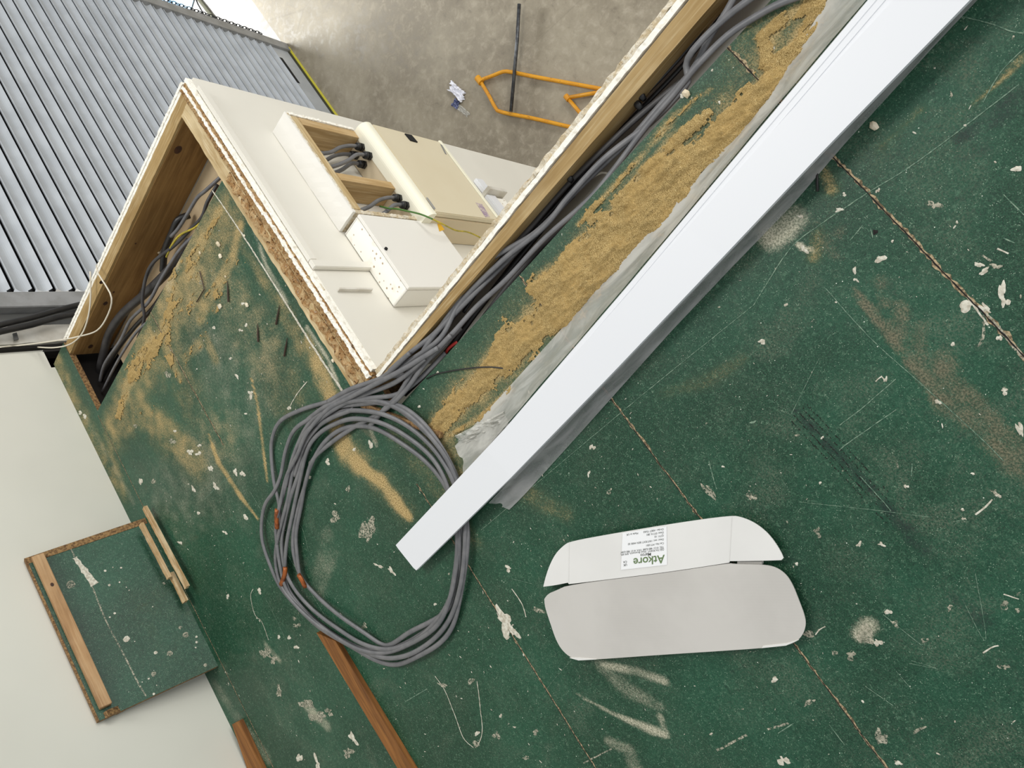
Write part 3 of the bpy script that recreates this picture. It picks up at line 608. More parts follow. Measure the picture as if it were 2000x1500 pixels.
# blue sheet
bs = MB(); g = 16; vs = []
cs = [W(262, -30, FZ), W(395, -30, FZ), W(378, 14, FZ), W(372, 34, FZ), W(325, 12, FZ)]
A_, B_, D_, E_ = W(250, -50, FZ), W(392, -40, FZ), W(371, 32, FZ), W(300, 14, FZ)
for i in range(g + 1):
    for j in range(g + 1):
        u, v = i / g, j / g; p = (A_ * (1 - u) + B_ * u) * (1 - v) + (E_ * (1 - u) + D_ * u) * v
        vs.append((p.x, p.y, FZ + 0.012 + 0.05 * abs(nz(p, 6)) * math.sin(math.pi * u) * math.sin(math.pi * v)))
bs.add(vs, [(i * (g + 1) + j, (i + 1) * (g + 1) + j, (i + 1) * (g + 1) + j + 1, i * (g + 1) + j + 1) for i in range(g) for j in range(g)])
tag(bs.build('plastic_sheet', M['blue_sheet'], smooth=True), 'light blue plastic sheet lying outside behind the hanging chain', 'plastic sheet')

# ------------------------------------------------------------------ back wall and roller shutter
wb = MB(); wb.box((-1.925, YP - 0.16, 0.014), (1.6, YP, 2.4)); wb.box((-1.842, YP - 0.16, -0.35), (1.6, YP, 0.014)); wb.box((-2.14, YP - 0.16, FZ), (-1.925, YP - 0.05, 2.4)); wb.box((-1.842, YP - 0.16, FZ), (1.6, YP, -0.35))
wall_back = tag(wb.build('wall_back', M['wall_back']), kind='structure')
db = MB(); db.box((-1.935, YP - 0.18, -0.6), (-1.842, YP - 0.12, 0.013)); db.box((-1.935, YP - 0.12, -0.6), (-1.925, YP, 0.012)); db.box((-1.925, YP - 0.12, -0.32), (-1.80, YP + 0.1, -0.30)); db.build('void_shade_backing', M['dark'], wall_back)  # black boxes colour in the shade of the hole beside the deck
wr = MB(); wr.box((-2.155, YP - 0.05, FZ), (-2.085, YP - 0.028, 1.6)); wr.build('recess_panel', M['grey_recess'], wall_back)
tr = MB(); rough_box(tr, (-2.075, YP - 0.05, -1.2), (-1.985, YP - 0.012, 1.2), 0.04, 0.004, 2, fr=25); tag(tr.build('trim_1', M['white_trim']), kind='structure')
MB().box((-1.985, YP - 0.05, -1.2), (-1.972, YP - 0.03, 1.2)).build('joint_strip', M['dark'], wall_back)
MB().prism([onY(24, 653, YP), onY(32, 651, YP), onY(36, 664, YP), onY(27, 666, YP)], (0, 0.006, 0)).build('tape_patch', M['grey_recess'], wall_back)

sh = thing('roller_shutter', 'large grey ribbed roller shutter in the back wall', 'roller shutter', (-3.66, YP, FZ))
ZT = 1.2; pitch = (2.862 - 1.895) / 12
nsl = 0
z = -2.785
slats = []
while z < ZT:
    n_seg = 8; prof = []; hh = pitch - 0.016
    for k in range(n_seg + 1):
        t = k / n_seg; prof.append((YP + 0.004 + 0.022 * (2 * t - 1) ** 2 * (1.0 if t < .35 else 0.62), z + t * (hh - 0.010)))
    prof += [(YP + 0.020, z + hh - 0.008), (YP + 0.0215, z + hh - 0.005), (YP + 0.020, z + hh - 0.002), (YP + 0.015, z + hh)]
    nl = len(prof) - 1; prof += [(YP - 0.010, z + hh - 0.001), (YP - 0.012, z + pitch), (YP + 0.017, z + pitch)]
    m = MB(); vs = [(-5.03, y, q) for y, q in prof] + [(-2.25, y, q) for y, q in prof]; k = len(prof)
    m.add(vs, [(i, i + k, i + k + 1, i + 1) for i in range(nl)]); o1 = len(m.v); m.add(vs, [(i, i + k, i + k + 1, i + 1) for i in range(nl, k - 1)], 1)  # gap faces between slats coloured black for the shade in the recess
    slats.append(m.build('slat', [M['shutter'], M['slot']], sh)); z += pitch
bb = MB(); bb.box((-5.03, YP - 0.015, FZ + 0.03), (-2.25, YP + 0.012, -2.785)); bb.build('bottom_rail', M['shutter'], sh, bevel=0.003)
MB().box((-4.88, YP + 0.012, -2.835), (-4.56, YP + 0.0155, -2.80)).build('slot', M['slot'], sh)
MB().box((-4.22, YP + 0.012, -2.865), (-3.90, YP + 0.0155, -2.83)).build('slot', M['slot'], sh)
MB().box((-5.05, YP - 0.02, FZ), (-2.25, YP + 0.022, FZ + 0.03)).build('rubber_seal', M['seal_dark'], sh)
MB().box((-5.07, YP + 0.022, FZ), (-2.25, YP + 0.036, FZ + 0.012)).build('yellow_strip', M['yellow_seal'], sh)
for a, b in ((-5.125, -5.02), (-2.245, -2.16)):
    q = MB(); q.box((a, YP - 0.04, FZ), (b, YP + 0.035 if a < -4 else YP + 0.012, ZT + 0.2)); q.build('guide_rail', M['shutter_rail'], sh, bevel=0.003)
# hand chain
ch = thing('hand_chain', 'dark steel hand chain hanging along the right rail of the shutter', 'chain', (-5.15, YP + 0.03, FZ))
proto = None; k = 0; zz = -2.75
while zz < 0.4:
    if proto is None:
        m = MB(); ring = [(0.011 * math.cos(q) * 1.0, 0, 0.019 * math.sin(q)) for q in [2 * math.pi * i / 14 for i in range(14)]]
        m.tube(ring, 0.0035, 6, closed=True, up=Vector((0, 1, 0))); proto = m.build('chain_link', M['chain'], ch, smooth=True); o = proto
    else:
        o = proto.copy(); C.objects.link(o)
    o.parent = ch; o.matrix_parent_inverse = Matrix.Identity(4); o.location = (0.012 * math.sin(zz * 1.3) * 0.3, 0, zz - FZ); o.rotation_euler = (0, 0, math.radians(90 if k % 2 else 0)); zz += 0.031; k += 1
# services by the shutter
for i, (p, r, lab) in enumerate((([(-40, 648), (0, 635), (60, 621), (120, 604), (160, 594), (200, 584)], 0.013, 'upper thick black cable crossing the grey shutter rail'),
                                 ([(-40, 661), (0, 648), (60, 635), (110, 621), (155, 612), (195, 603)], 0.013, 'lower thick black cable crossing above the white trim'))):
    tag(MB().tube(smooth_path([onY(x, y, YP + 0.045) for x, y in p], 0.03), r, 10).build('power_cable', M['cable_black'], smooth=True), lab, 'cable')
tag(MB().tube(smooth_path([onY(0, 678, YP + .03), onY(60, 672, YP + .05), W(118, 664, .05), W(150, 658, .02), W(190, 645, .02), W(212, 612, .02), W(218, 582, .03), W(205, 555, .03), W(192, 535, .03), W(188, 518, .012)], .02), 0.0028, 6).build('cord', M['cord'], smooth=True), 'thin white cord looping widest over the brown joist', 'cord')
tag(MB().tube(smooth_path([onY(74, 678, YP + .03), W(105, 679, .04), W(135, 673, .02), W(158, 655, .02), W(170, 628, .02), W(176, 595, .02), W(177, 560, .02), W(176, 530, .02)], .02), 0.0028, 6).build('cord', M['cord'], smooth=True), 'thin white cord running close along the edge of the ply sheet', 'cord')

# ------------------------------------------------------------------ cupboard walls around the notch
# left return wall (runs away from the back wall)
wl = thing('wall_left', None, None, (-1.83, -1.8, FZ), kind='structure')
MB().box((-1.868, YP + 0.09, FZ), (-1.852, -1.125, -0.03)).build('wall_sheet', M['wall'], wl)
q = MB(); rough_box(q, (-1.868, -2.40, -0.03), (-1.858, -1.15, 0.0), 0.006, 0.0014, 4, fr=110); rough_box(q, (-1.857, -2.38, -0.03), (-1.845, -1.16, -0.002), 0.006, 0.0012, 9, fr=110); q.build('plasterboard_edge', M['gypsum'], wl)
q = MB(); rough_box(q, (-1.845, -2.41, -0.145), (-1.797, -1.175, -0.001), 0.02, 0.0012, 3, fr=30)
jo = q.build('timber_plate', M['timber_y'], wl)
jf = MB(); jf.box((-1.797, -2.415, -0.148), (-1.793, -1.222, -0.010)); jf.build('joist_face', M['joist'], wl)
def knot(x, y, r, s=1.4):
    p = onX(x, y, -1.792); m = MB(); n = 16
    m.add([(-1.7922, p.y, p.z)] + [(-1.7925, p.y + r * math.cos(2 * math.pi * k / n) * s, p.z + r * math.sin(2 * math.pi * k / n)) for k in range(n)], [(0, 1 + k, 1 + (k + 1) % n) for k in range(n)])
    m.build('knot', M['knot'], wl)
for x, y, r in ((348, 293, .012), (98 + 0, 0, 0), (199, 551, .008), (206, 593, .008), (177, 677, .009), (265, 476, .003), (222, 571, .004)):
    if r: knot(x, y, r)
# narrow ceiling board seen down the slot, and black panels that colour in the shade under the deck
tag(MB().box((-1.79, -2.36, -0.165), (-0.70, -1.225, -0.150)).build('ceiling', M['beige_board']), kind='structure')
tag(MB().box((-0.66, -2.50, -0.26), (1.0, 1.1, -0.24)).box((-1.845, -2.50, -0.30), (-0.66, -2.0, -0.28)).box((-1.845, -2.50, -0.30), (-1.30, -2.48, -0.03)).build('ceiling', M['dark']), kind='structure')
tag(MB().box((-1.515 + 0.0, -2.50, -0.149), (-1.47, -1.225, -DT - 0.001)).build('trim_2', M['joist']), kind='structure')
tag(MB().box((-0.583, -1.135, -0.235), (-0.54, 1.1, -DT - 0.001)).build('trim_3', plain('dark red joist', L(84, 44, 28), L(60, 30, 20), 12, 0.8)), kind='structure')

# front wall with the electrical boards on its outer face
wf = thing('wall_front', None, None, (-1.25, -1.17, FZ), kind='structure')
MB().box((-1.845, YW - 0.014, FZ), (-0.71, YW, -0.012)).build('wall_sheet', M['wall'], wf)
q = MB(); rough_box(q, (-1.85, YW - 0.013, -0.03), (-0.71, YW - 0.001, 0.004), 0.006, 0.0014, 11, fr=110); q.build('plasterboard_edge', M['gypsum'], wf)
q = MB(); rough_box(q, (-1.845, -1.172, -0.03), (-0.70, YW - 0.015, 0.003), 0.005, 0.005, 17, fr=110); q.build('torn_core', M['plaster_brown'], wf)
q = MB(); rough_box(q, (-1.84, -1.153, -0.02), (-1.30, -1.146, 0.009), 0.005, 0.003, 27, fr=130); rough_box(q, (-1.30, -1.150, -0.02), (-0.70, -1.140, 0.010), 0.005, 0.003, 31, fr=130); q.build('gypsum_ridge', M['gypsum'], wf)
q = MB(); rough_box(q, (-1.797, -1.222, -0.145), (-0.69, -1.173, 0.002), 0.012, 0.0022, 13, fr=35); q.build('timber_plate', M['timber_x'], wf)
q = MB(); rough_box(q, (-1.50, -1.205, 0.0), (-0.72, -1.176, 0.006), 0.008, 0.007, 19, fr=35); q.build('splintered_edge', M['plaster_brown'], wf)
q = MB(); q.prism([W(596, 545), W(606, 552), W(623, 553), W(632, 566), W(627, 576), W(626, 588), W(612, 580)], (0, 0, -0.006)); q.build('torn_paper', M['plaster'], wf)
# right wall
wrt = thing('wall_right', None, None, (-0.70, -0.5, FZ), kind='structure')
MB().box((-0.715, -1.12, FZ), (-0.70, 1.1, -0.03)).build('wall_sheet', M['wall'], wrt)
def strip(x0a, x1a, x0b, x1b, z0, z1, mat, nm, amp, seed, fr=45):   # long strip whose edges drift from the near end (y=-1.12) to the far end (y=0)
    m = MB(); rough_box(m, (0, -1.125, z0), (1, 1.1, z1), 0.5, 0, 0)
    m = MB(); rough_box(m, (-0.02, -1.125, z0), (0.0, 1.1, z1), 0.0085, 0.0, 0)
    out = []
    for x, y, zz in m.v:
        u = (x + 0.02) / 0.02; t = (y + 1.12) / 1.12
        xx = (x0a + (x0b - x0a) * t) * (1 - u) + (x1a + (x1b - x1a) * t) * u; p = (xx, y, zz)
        out.append((xx + nz(p, fr, seed) * amp, y + nz(p, fr, seed + 4) * amp * .5, zz + nz(p, fr, seed + 7) * amp))
    m.v = out; m.build(nm, mat, wrt)
strip(-0.704, -0.692, -0.736, -0.724, -0.04, -0.001, M['plaster'], 'plasterboard_edge', 0.004, 3, 60)
strip(-0.691, -0.682, -0.722, -0.709, -0.04, 0.002, M['gypsum'], 'plasterboard_edge', 0.0018, 8, 50)
strip(-0.681, -0.679, -0.708, -0.705, -0.04, -0.008, M['dark'], 'crevice', 0.001, 2)
strip(-0.679, -0.662, -0.704, -0.662, -0.05, 0.0, M['timber_y'], 'timber_plate', 0.001, 5, 20)
tag(MB().box((-0.70, -1.222, -0.15), (-0.665, -1.135, -0.001)).build('trim_4', M['deck_edge']), kind='structure')

# mini trunking on the outer face
mt = thing('mini_trunking', 'slim white cable trunking along the wall top turning down', 'trunking', (-1.4, YW, -0.02))
q = MB(); q.box((-1.80, YW + 0.001, -0.030), (-1.085, YW + 0.016, -0.006)); q.build('horizontal_run', M['wall'], mt, bevel=0.002)
a, b = onY(600, 526, YW + 0.014), onY(724, 537, YW + 0.014)
q = MB(); q.box((-1.085, YW + 0.001, -0.30), (-1.058, YW + 0.016, -0.006)); q.build('drop', M['wall'], mt, bevel=0.002)
tag(MB().prism([onY(660, 566, YW + .004), onY(726, 567, YW + .004), onY(725, 570, YW + .004), onY(660, 569, YW + .004)], (0, 0.01, 0)).build('wall_strip', M['white_trim']), 'short thin white strip on the wall below the slim trunking', 'strip')

# ------------------------------------------------------------------ cable boxing on the wall
YB = -1.035; XL, XR = -1.662, -1.222; ZB = -0.208
bx = thing('cable_boxing', 'opened white boxing with pine frame above the beige board', 'boxing', (XL / 2 + XR / 2, YW, ZB))
q = MB(); rough_box(q, (XL, YW + 0.001, ZB - 0.012), (XR, YB, ZB), 0.02, 0.001, 2); q.build('top_panel', M['cab_white'], bx)
q = MB(); rough_box(q, (XL + .004, YB - 0.016, ZB - 0.013), (XR - .012, YB + 0.001, ZB - 0.006), 0.006, 0.003, 2, fr=90); q.build('torn_edge', M['plaster'], bx)
q = MB(); q.box((XL + 0.012, YB - 0.04, ZB - 0.045), (XR - 0.015, YB - 0.001, ZB - 0.0125)); q.build('top_rail', M['timber_x'], bx, bevel=0.001)
q = MB(); q.box((XL + 0.012, YW + 0.001, -0.50), (XL + 0.047, YB - 0.001, ZB - 0.046)); q.build('stile', M['stud'], bx, bevel=0.001)
q = MB(); q.box((-1.398, YW + 0.001, -0.50), (-1.365, YB - 0.001, ZB - 0.046)); q.build('stile', M['stud'], bx, bevel=0.001)
q = MB(); rough_box(q, (XL - 0.002, YW + 0.001, -0.50), (XL + 0.010, YB + 0.002, ZB - 0.010), 0.008, 0.004, 6, fr=80); q.build('side_panel', M['gypsum'], bx)
q = MB(); rough_box(q, (XR - 0.016, YW + 0.001, -0.56), (XR, YB - 0.004, ZB - 0.012), 0.008, 0.003, 8, fr=80); q.build('side_panel', M['plaster'], bx)

# ------------------------------------------------------------------ beige distribution board
YD = -0.985; BX0, BX1, BZ1, BZ0 = -1.645, -1.205, -0.50, -0.915
bd = thing('distribution_board', 'large beige and cream distribution board on the white wall', 'distribution board', ((BX0 + BX1) / 2, YW, BZ0))
q = MB(); q.box((BX0, YW + 0.001, BZ0 + .0), (BX1, YD - 0.022, BZ1 - 0.002)); q.build('enclosure', M['beige_side'], bd, bevel=0.002)
m = MB(); pr = []
for k in range(9):
    t = math.pi / 2 * k / 8; pr.append((YD - 0.034 + 0.032 * math.sin(t), BZ1 - 0.032 + 0.032 * math.cos(t)))
pr = [(YD - 0.060, BZ1)] + pr + [(YD - 0.002, BZ1 - 0.042), (YD - 0.060, BZ1 - 0.042)]
m.prism([(BX0 - 0.004, y, zz) for y, zz in pr], (BX1 - BX0 + 0.008, 0, 0)); m.build('top_cover', M['cream'], bd)
q = MB(); q.box((BX0 + 0.004, YD - 0.021, BZ0 + 0.006), (BX1 - 0.004, YD, BZ1 - 0.044)); q.build('door', M['beige'], bd, bevel=0.003)
q = MB(); q.box((BX0, YW + 0.02, BZ0 - 0.012), (BX1 + .001, YD + 0.004, BZ0 + 0.004)); q.build('bottom_trim', M['cream'], bd, bevel=0.002)
pts = [onY(x, y, YD + .0005) for x, y in ((790, 262), (803, 265), (815, 279), (801, 275))]
h = MB(); h.prism(pts, (0, 0.004, 0)); h.build('catch', M['slot'], bd)
for p in (((860, 282), (863, 284), (872, 302), (869, 300)), ((832, 386), (835, 387), (850, 408), (848, 409))):
    MB().prism([onY(x, y, YD + .0005) for x, y in p], (0, 0.002, 0)).build('hinge', M['shutter_rail'], bd)
MB().prism([onY(x, y, YD + .0005) for x, y in ((929, 396), (941, 399), (957, 424), (948, 424))], (0, 0.001, 0)).build('faded_sticker', plain('faded sticker', L(205, 192, 180), L(150, 128, 150), 80, 0.7), bd)
# glands and their cables
GL = [(703, 287, 'rear'), (718, 304, 'front'), (692, 303, 'rear'), (707, 321, 'front'), (776, 387, 'rear'), (790, 401, 'front')]
labs = ['black gland at the far left corner of the beige board top', 'black gland nearest the curved cream cover, upper group of four', 'black gland closest to the wall in the upper group of four', 'black gland lowest in the upper group of four', 'black gland between the pine stile and the green wire', 'black gland beside the green and yellow wire']
for i, (x, y, w) in enumerate(GL):
    p = W(x, y, BZ1 + 0.01); p.y = max(p.y, YW + 0.018); g_ = thing('cable_gland', labs[i], 'cable gland', (p.x, p.y, BZ1), 'black glands on top of the beige board')
    m = MB(); m.tube([(p.x, p.y, BZ1), (p.x, p.y, BZ1 + 0.010)], 0.0155, 6); m.build('nut', M['gland'], g_)
    m = MB(); m.tube([(p.x, p.y, BZ1 + 0.010), (p.x, p.y, BZ1 + 0.018), (p.x, p.y, BZ1 + 0.026), (p.x, p.y, BZ1 + 0.029)], [0.0125, 0.0135, 0.0125, 0.008], 12); m.build('dome', M['gland'], g_, smooth=True)
    for k2 in range(1):
        e = Vector((p.x + 0.004 * k2, p.y, BZ1 + 0.027)); dy = -0.012 if w == 'rear' else -0.03
        path = [e, e + Vector((0.004 + .006 * k2, -0.002, 0.035)), e + Vector((0.020 + 0.01 * (i % 2), dy * .5, 0.085)), Vector((p.x + 0.05, max(YW + 0.012, p.y + dy), -0.33)), Vector((p.x + 0.062 + 0.008 * i % 0.02, max(YW + 0.012, p.y + dy - .01), ZB - 0.05))]
        tag(MB().tube(smooth_path(path, 0.01), 0.0068, 8).build('cable', M['cable'], smooth=True), 'grey cable rising from %s' % ('the ' + labs[i].replace('black ', '')), 'cable', 'grey cables inside the opened boxing')
ew = thing('earth_wire', 'green and yellow earth wire draped across the beige board corner', 'wire', tuple(onY(765, 409, -1.04)))
P1 = [onY(x, y, Y) for x, y, Y in ((742, 403, -1.06), (760, 407, -1.035), (775, 408, -1.03), (790, 411, -1.02), (820, 418, -1.0), (845, 428, -0.978))]
P2 = [onY(x, y, Y) for x, y, Y in ((845, 428, -0.978), (865, 438, -0.978), (890, 450, -1.0), (912, 453, -1.02), (930, 460, -1.03), (948, 470, -1.04))]
MB().tube(smooth_path(P1, 0.01), 0.003, 8).build('green_stretch', M['earth'], ew, smooth=True); MB().tube(smooth_path(P2, 0.01), 0.0028, 8).build('yellow_stretch', M['earth_yellow'], ew, smooth=True)

# ------------------------------------------------------------------ white cabinet
YC = -1.031; CX0, CX1, CZ1, CZ0 = -1.210, -0.914, -0.221, -0.588
cb = thing('cabinet', 'white metal cabinet with dust spattered top on the wall', 'cabinet', ((CX0 + CX1) / 2, YW, CZ0))
q = MB(); q.box((CX0, YW + 0.001, CZ0), (CX1, YC - 0.012, CZ1 - 0.003)); q.build('enclosure', M['cab_white'], cb, bevel=0.002)
q = MB(); q.box((CX0 + .006, YW + 0.004, CZ1 - 0.003), (CX1 - .006, YC - 0.012, CZ1 - 0.001)); q.build('top_sheet', M['cab_top'], cb)
q = MB(); q.box((CX0, YC - 0.011, CZ0), (CX1, YC, CZ1)); q.box((CX1 - .006, YW + .004, CZ1 - .003), (CX1, YC - .012, CZ1)); q.box((CX0, YW + .004, CZ1 - .003), (CX0 + .006, YC - .012, CZ1)); q.build('door', M['cab_white'], cb, bevel=0.0015)
MB().prism([onY(x, y, YC + .0004) for x, y in ((854, 437), (861, 438), (868, 449), (858, 452))], (0, 0.0006, 0)).build('warning_sticker', M['warn'], cb)
MB().tube([onY(753, 487, YC), onY(753, 487, YC) + Vector((0, 0.006, 0))], 0.005, 8).build('lock', M['slot'], cb)

# sockets lower on the wall
sk = thing('conduit_box', 'white conduit with small box low on the wall behind the beige board', 'conduit', tuple(onY(940, 385, YW)))
a = onY(925, 351, YW + .01); b = onY(946, 379, YW + .01); q = MB(); q.box((a.x, YW + .001, -1.30), (b.x - .01, YW + 0.022, -1.245)); q.build('conduit', M['trunk'], sk, bevel=0.003)
q = MB(); q.box((b.x - .01, YW + .001, -1.37), (b.x + .012, YW + 0.05, -1.235)); q.build('divider', M['white_trim'], sk, bevel=0.002)
q = MB(); q.box((b.x + .012, YW + .001, -1.30), (b.x + .20, YW + 0.022, -1.235)); q.build('conduit', M['trunk'], sk, bevel=0.003)
q = MB(); q.box((b.x + .02, YW + .001, -1.37), (b.x + .16, YW + 0.018, -1.302)); q.build('box', M['cab_top'], sk, bevel=0.003)

# ------------------------------------------------------------------ things on the concrete
def fl(x, y, z=0.02): return W(x, y, FZ + z)
tf = thing('trestle_frame', 'chipped yellow tubular steel frame lying on the concrete', 'frame', tuple(fl(935, 155, 0)))
hub = fl(937, 157, 0.03)
P = smooth_path([hub, fl(962, 148, .03), fl(983, 140, .03), fl(1000, 141, .03), fl(1050, 151, .03), fl(1165, 172, .03), fl(1300, 197, .03)], 0.03); MB().tube(P, 0.0135, 10).build('tube', M['yellow'], tf, smooth=True)
P = smooth_path([hub, fl(955, 187, .03), fl(968, 211, .03), fl(980, 219, .03), fl(1040, 231, .03), fl(1105, 246, .03), fl(1240, 277, .03)], 0.03); MB().tube(P, 0.0135, 10).build('tube', M['yellow'], tf, smooth=True)
d = (fl(940, 165, .03) - fl(935, 150, .03)); MB().tube([hub - Vector((0.028, 0, -0.005)), hub + Vector((0.028, 0, 0.005))], 0.024, 14).build('socket', M['yellow'], tf, smooth=False)
hb2 = fl(1108, 191, .03)
MB().tube([hb2, fl(1165, 181, .03), fl(1230, 170, .03)], 0.0135, 10).build('brace', M['yellow'], tf, smooth=True); MB().tube([hb2, fl(1130, 217, .03), fl(1160, 254, .03)], 0.0135, 10).build('brace', M['yellow'], tf, smooth=True)
MB().tube([hb2 - Vector((0.02, 0, 0)), hb2 + Vector((0.02, 0, 0))], 0.019, 12).build('socket', M['yellow'], tf)
tag(MB().tube([fl(1014, 8, .065), fl(1010, 80, .062), fl(998, 218, .058)], 0.0125, 10).build('steel_pole', M['steel'], smooth=True), 'long dull steel pole lying across the yellow frame', 'pole')
def crumple(center, rx, ry, h, ang, seed, n=14):
    m = MB(); vs = []
    for i in range(n + 1):
        for j in range(n + 1):
            u = (i / n - .5) * 2; v = (j / n - .5) * 2; e = 1 + .35 * nz((u, v, seed), 1.5)
            x = u * rx * e; y = v * ry * e; zz = abs(nz((u * 2, v * 2, seed), 1.6)) * h + 0.003
            vs.append((center.x + x * math.cos(ang) - y * math.sin(ang), center.y + x * math.sin(ang) + y * math.cos(ang), center.z + zz))
    return m.add(vs, [(i * (n + 1) + j, (i + 1) * (n + 1) + j, (i + 1) * (n + 1) + j + 1, i * (n + 1) + j + 1) for i in range(n) for j in range(n)])
ti = thing('crumpled_wrapper', 'crumpled white and blue wrapper on the concrete beside the yellow frame', 'wrapper', tuple(fl(893, 180, 0)))
crumple(fl(894, 180, 0), .085, .035, .06, math.radians(-60) + 1.2, 3).build('white_paper', M['tissue'], ti)
crumple(fl(892, 203, 0), .03, .03, .04, 0.3, 5, 8).build('blue_print', M['blue'], ti)
crumple(fl(905, 216, 0), .07, .02, .02, math.radians(10), 7, 8).build('clear_tail', M['film'], ti)

# ------------------------------------------------------------------ cables in the right slot
def cable(name, pts, r, mat, label, group=None, flat=0.62, parent=None, cat='cable'):
    m = MB(); m.tube(smooth_path([W(x, y, z) for x, y, z in pts], 0.012), r, 8, flat)
    o = m.build(name, mat, parent, smooth=True)
    if parent is None: tag(o, label, cat, group)
    return o
G = 'cables laid in the slot beside the pine wall plate'
cable('cable', [(1560, -60, .02), (1465, -2, .02), (1400, 50, .006), (1352, 100, .006), (1340, 128, -.01), (1344, 160, -.01), (1320, 190, -.015), (1270, 240, -.02), (1180, 310, -.01), (1110, 385, -.01), (1060, 445, -.01), (980, 510, -.012), (900, 590, -.012), (860, 660, .006), (800, 705, .008), (740, 745, .01)], .0068, M['cable'], 'light grey cable bulging left near the top of the slot', G)
cable('cable', [(1600, -20, .016), (1530, 4, .012), (1480, 30, .01), (1420, 70, .006), (1360, 130, .0), (1320, 180, -.01), (1260, 250, -.015), (1200, 330, -.015), (1150, 390, -.01), (1060, 470, -.012), (990, 545, -.012), (930, 600, -.01), (880, 655, .0), (830, 700, .004)], .0068, M['cable'], 'light grey cable lying over the green board at the slot top', G)
cable('cable', [(1452, -40, -.02), (1420, 20, -.015), (1385, 75, -.012), (1350, 140, -.012), (1290, 205, -.02), (1235, 268, -.02), (1185, 315, -.02), (1120, 378, -.02), (1045, 455, -.015), (940, 520, -.015), (880, 610, -.012), (850, 650, -.005), (800, 690, .008), (760, 725, .01)], .0068, M['cable'], 'grey cable passing straight beneath the bulging one', G)
cable('cable', [(1330, 160, -.03), (1250, 225, -.03), (1180, 290, -.03), (1100, 370, -.035), (1040, 440, -.035), (980, 505, -.03), (920, 575, -.03), (870, 640, -.015), (840, 690, -.01), (800, 750, .0), (760, 790, .004)], .0068, M['cable_dark'], 'dark grey cable in the middle of the slot', G)
cable('cable', [(1400, 20, -.045), (1330, 110, -.045), (1240, 205, -.045), (1160, 290, -.05), (1080, 370, -.05), (1000, 455, -.05), (930, 540, -.045), (880, 600, -.03), (840, 660, -.02)], .005, M['cable_black'], 'thin black cable hugging the pine plate', G)
cable('cable', [(1410, 30, -.06), (1340, 120, -.06), (1250, 215, -.06), (1170, 300, -.06), (1100, 385, -.06), (1010, 480, -.055), (950, 545, -.05), (905, 610, -.04)], .005, M['cable_black'], 'second thin black cable next to the pine plate', G)
cable('cable', [(1200, 340, -.07), (1120, 420, -.07), (1050, 490, -.06), (990, 560, -.05), (930, 640, -.04), (880, 700, -.03), (830, 745, -.02)], .0075, M['cable_dark'], 'dark cable pressed against the sawn green board edge', G)
cable('cable', [(1150, 330, -.08), (1080, 420, -.07), (1000, 520, -.07), (930, 610, -.06), (870, 690, -.05), (790, 770, -.04)], .008, M['cable_black'], 'thick black cable deepest in the slot', G)
cable('red_wire', [(893, 668, -.02), (884, 674, -.015), (875, 682, -.015), (870, 692, -.02)], .004, M['red'], 'short bit of red wire at the sawn edge of the slot', cat='wire')
for i, (x, y) in enumerate(((1252, 187), (1112, 347), (1246, 205))):
    m = MB(); cc = W(x, y, -.03); m.tube([cc - Vector((.012, 0, 0)), cc, cc + Vector((.012, 0, 0))], [.005, .008, .005], 8); tag(m.build('cable_clip', M['gland'], smooth=True), ['black cable clip high in the slot by the pine plate', 'black cable clip low in the slot beside the pine plate', 'second black cable clip just under the highest one'][i], 'cable clip')
for i, (a, b) in enumerate((((1160, 345), (1190, 340)), ((1150, 338), (1178, 330)))):
    cable('white_wire', [(*a, -.08), ((a[0] + b[0]) / 2, (a[1] + b[1]) / 2 - 5, -.075), (*b, -.08)], .0025, M['cord'], ['short curve of white wire in the slot', 'upper short curve of white wire in the slot'][i], cat='wire')

# ------------------------------------------------------------------ the coil of grey cable
GC = 'grey cables coiled on the green deck'
def ring(pts, zbase, name, label, ends=None, r=0.0068, mat='cable', seed=0):
    P = [(x, y, zbase + 0.003 + 0.004 * (1 + math.sin(i * 1.7 + seed))) for i, (x, y) in enumerate(pts)]
    o = cable(name, P, r, M[mat], label, GC)
    if ends:
        for e in ends:
            m = MB(); m.tube(smooth_path([W(x, y, zz) for x, y, zz in e], .01), .0080, 8, .7); m.build('end_sleeve', M['copper'], o, smooth=True)
    return o
ring([(760, 730), (700, 765), (640, 785), (590, 800), (548, 822), (532, 855), (530, 890), (535, 940), (545, 985), (548, 1030), (553, 1080), (560, 1140), (585, 1180), (620, 1215), (670, 1250), (720, 1270), (770, 1265), (820, 1240), (865, 1200), (885, 1150), (895, 1080), (905, 1000), (890, 930), (855, 870), (810, 825), (770, 795), (720, 785), (670, 790)], .004, 'coiled_cable', 'grey coiled cable with the widest loop at upper left', seed=1)
ring([(745, 745), (690, 770), (650, 790), (610, 815), (575, 840), (558, 880), (548, 930), (535, 960), (518, 985), (511, 1020), (513, 1060), (530, 1110), (550, 1150), (590, 1195), (630, 1230), (690, 1265), (735, 1290), (775, 1298), (820, 1280), (860, 1255), (885, 1220), (900, 1160), (912, 1080), (912, 1020), (895, 940), (860, 870), (815, 815), (765, 788), (700, 790), (640, 800), (598, 835), (575, 890), (560, 950)], .008, 'coiled_cable', 'grey coiled cable with the outermost lower loop',
     ends=None, seed=2)
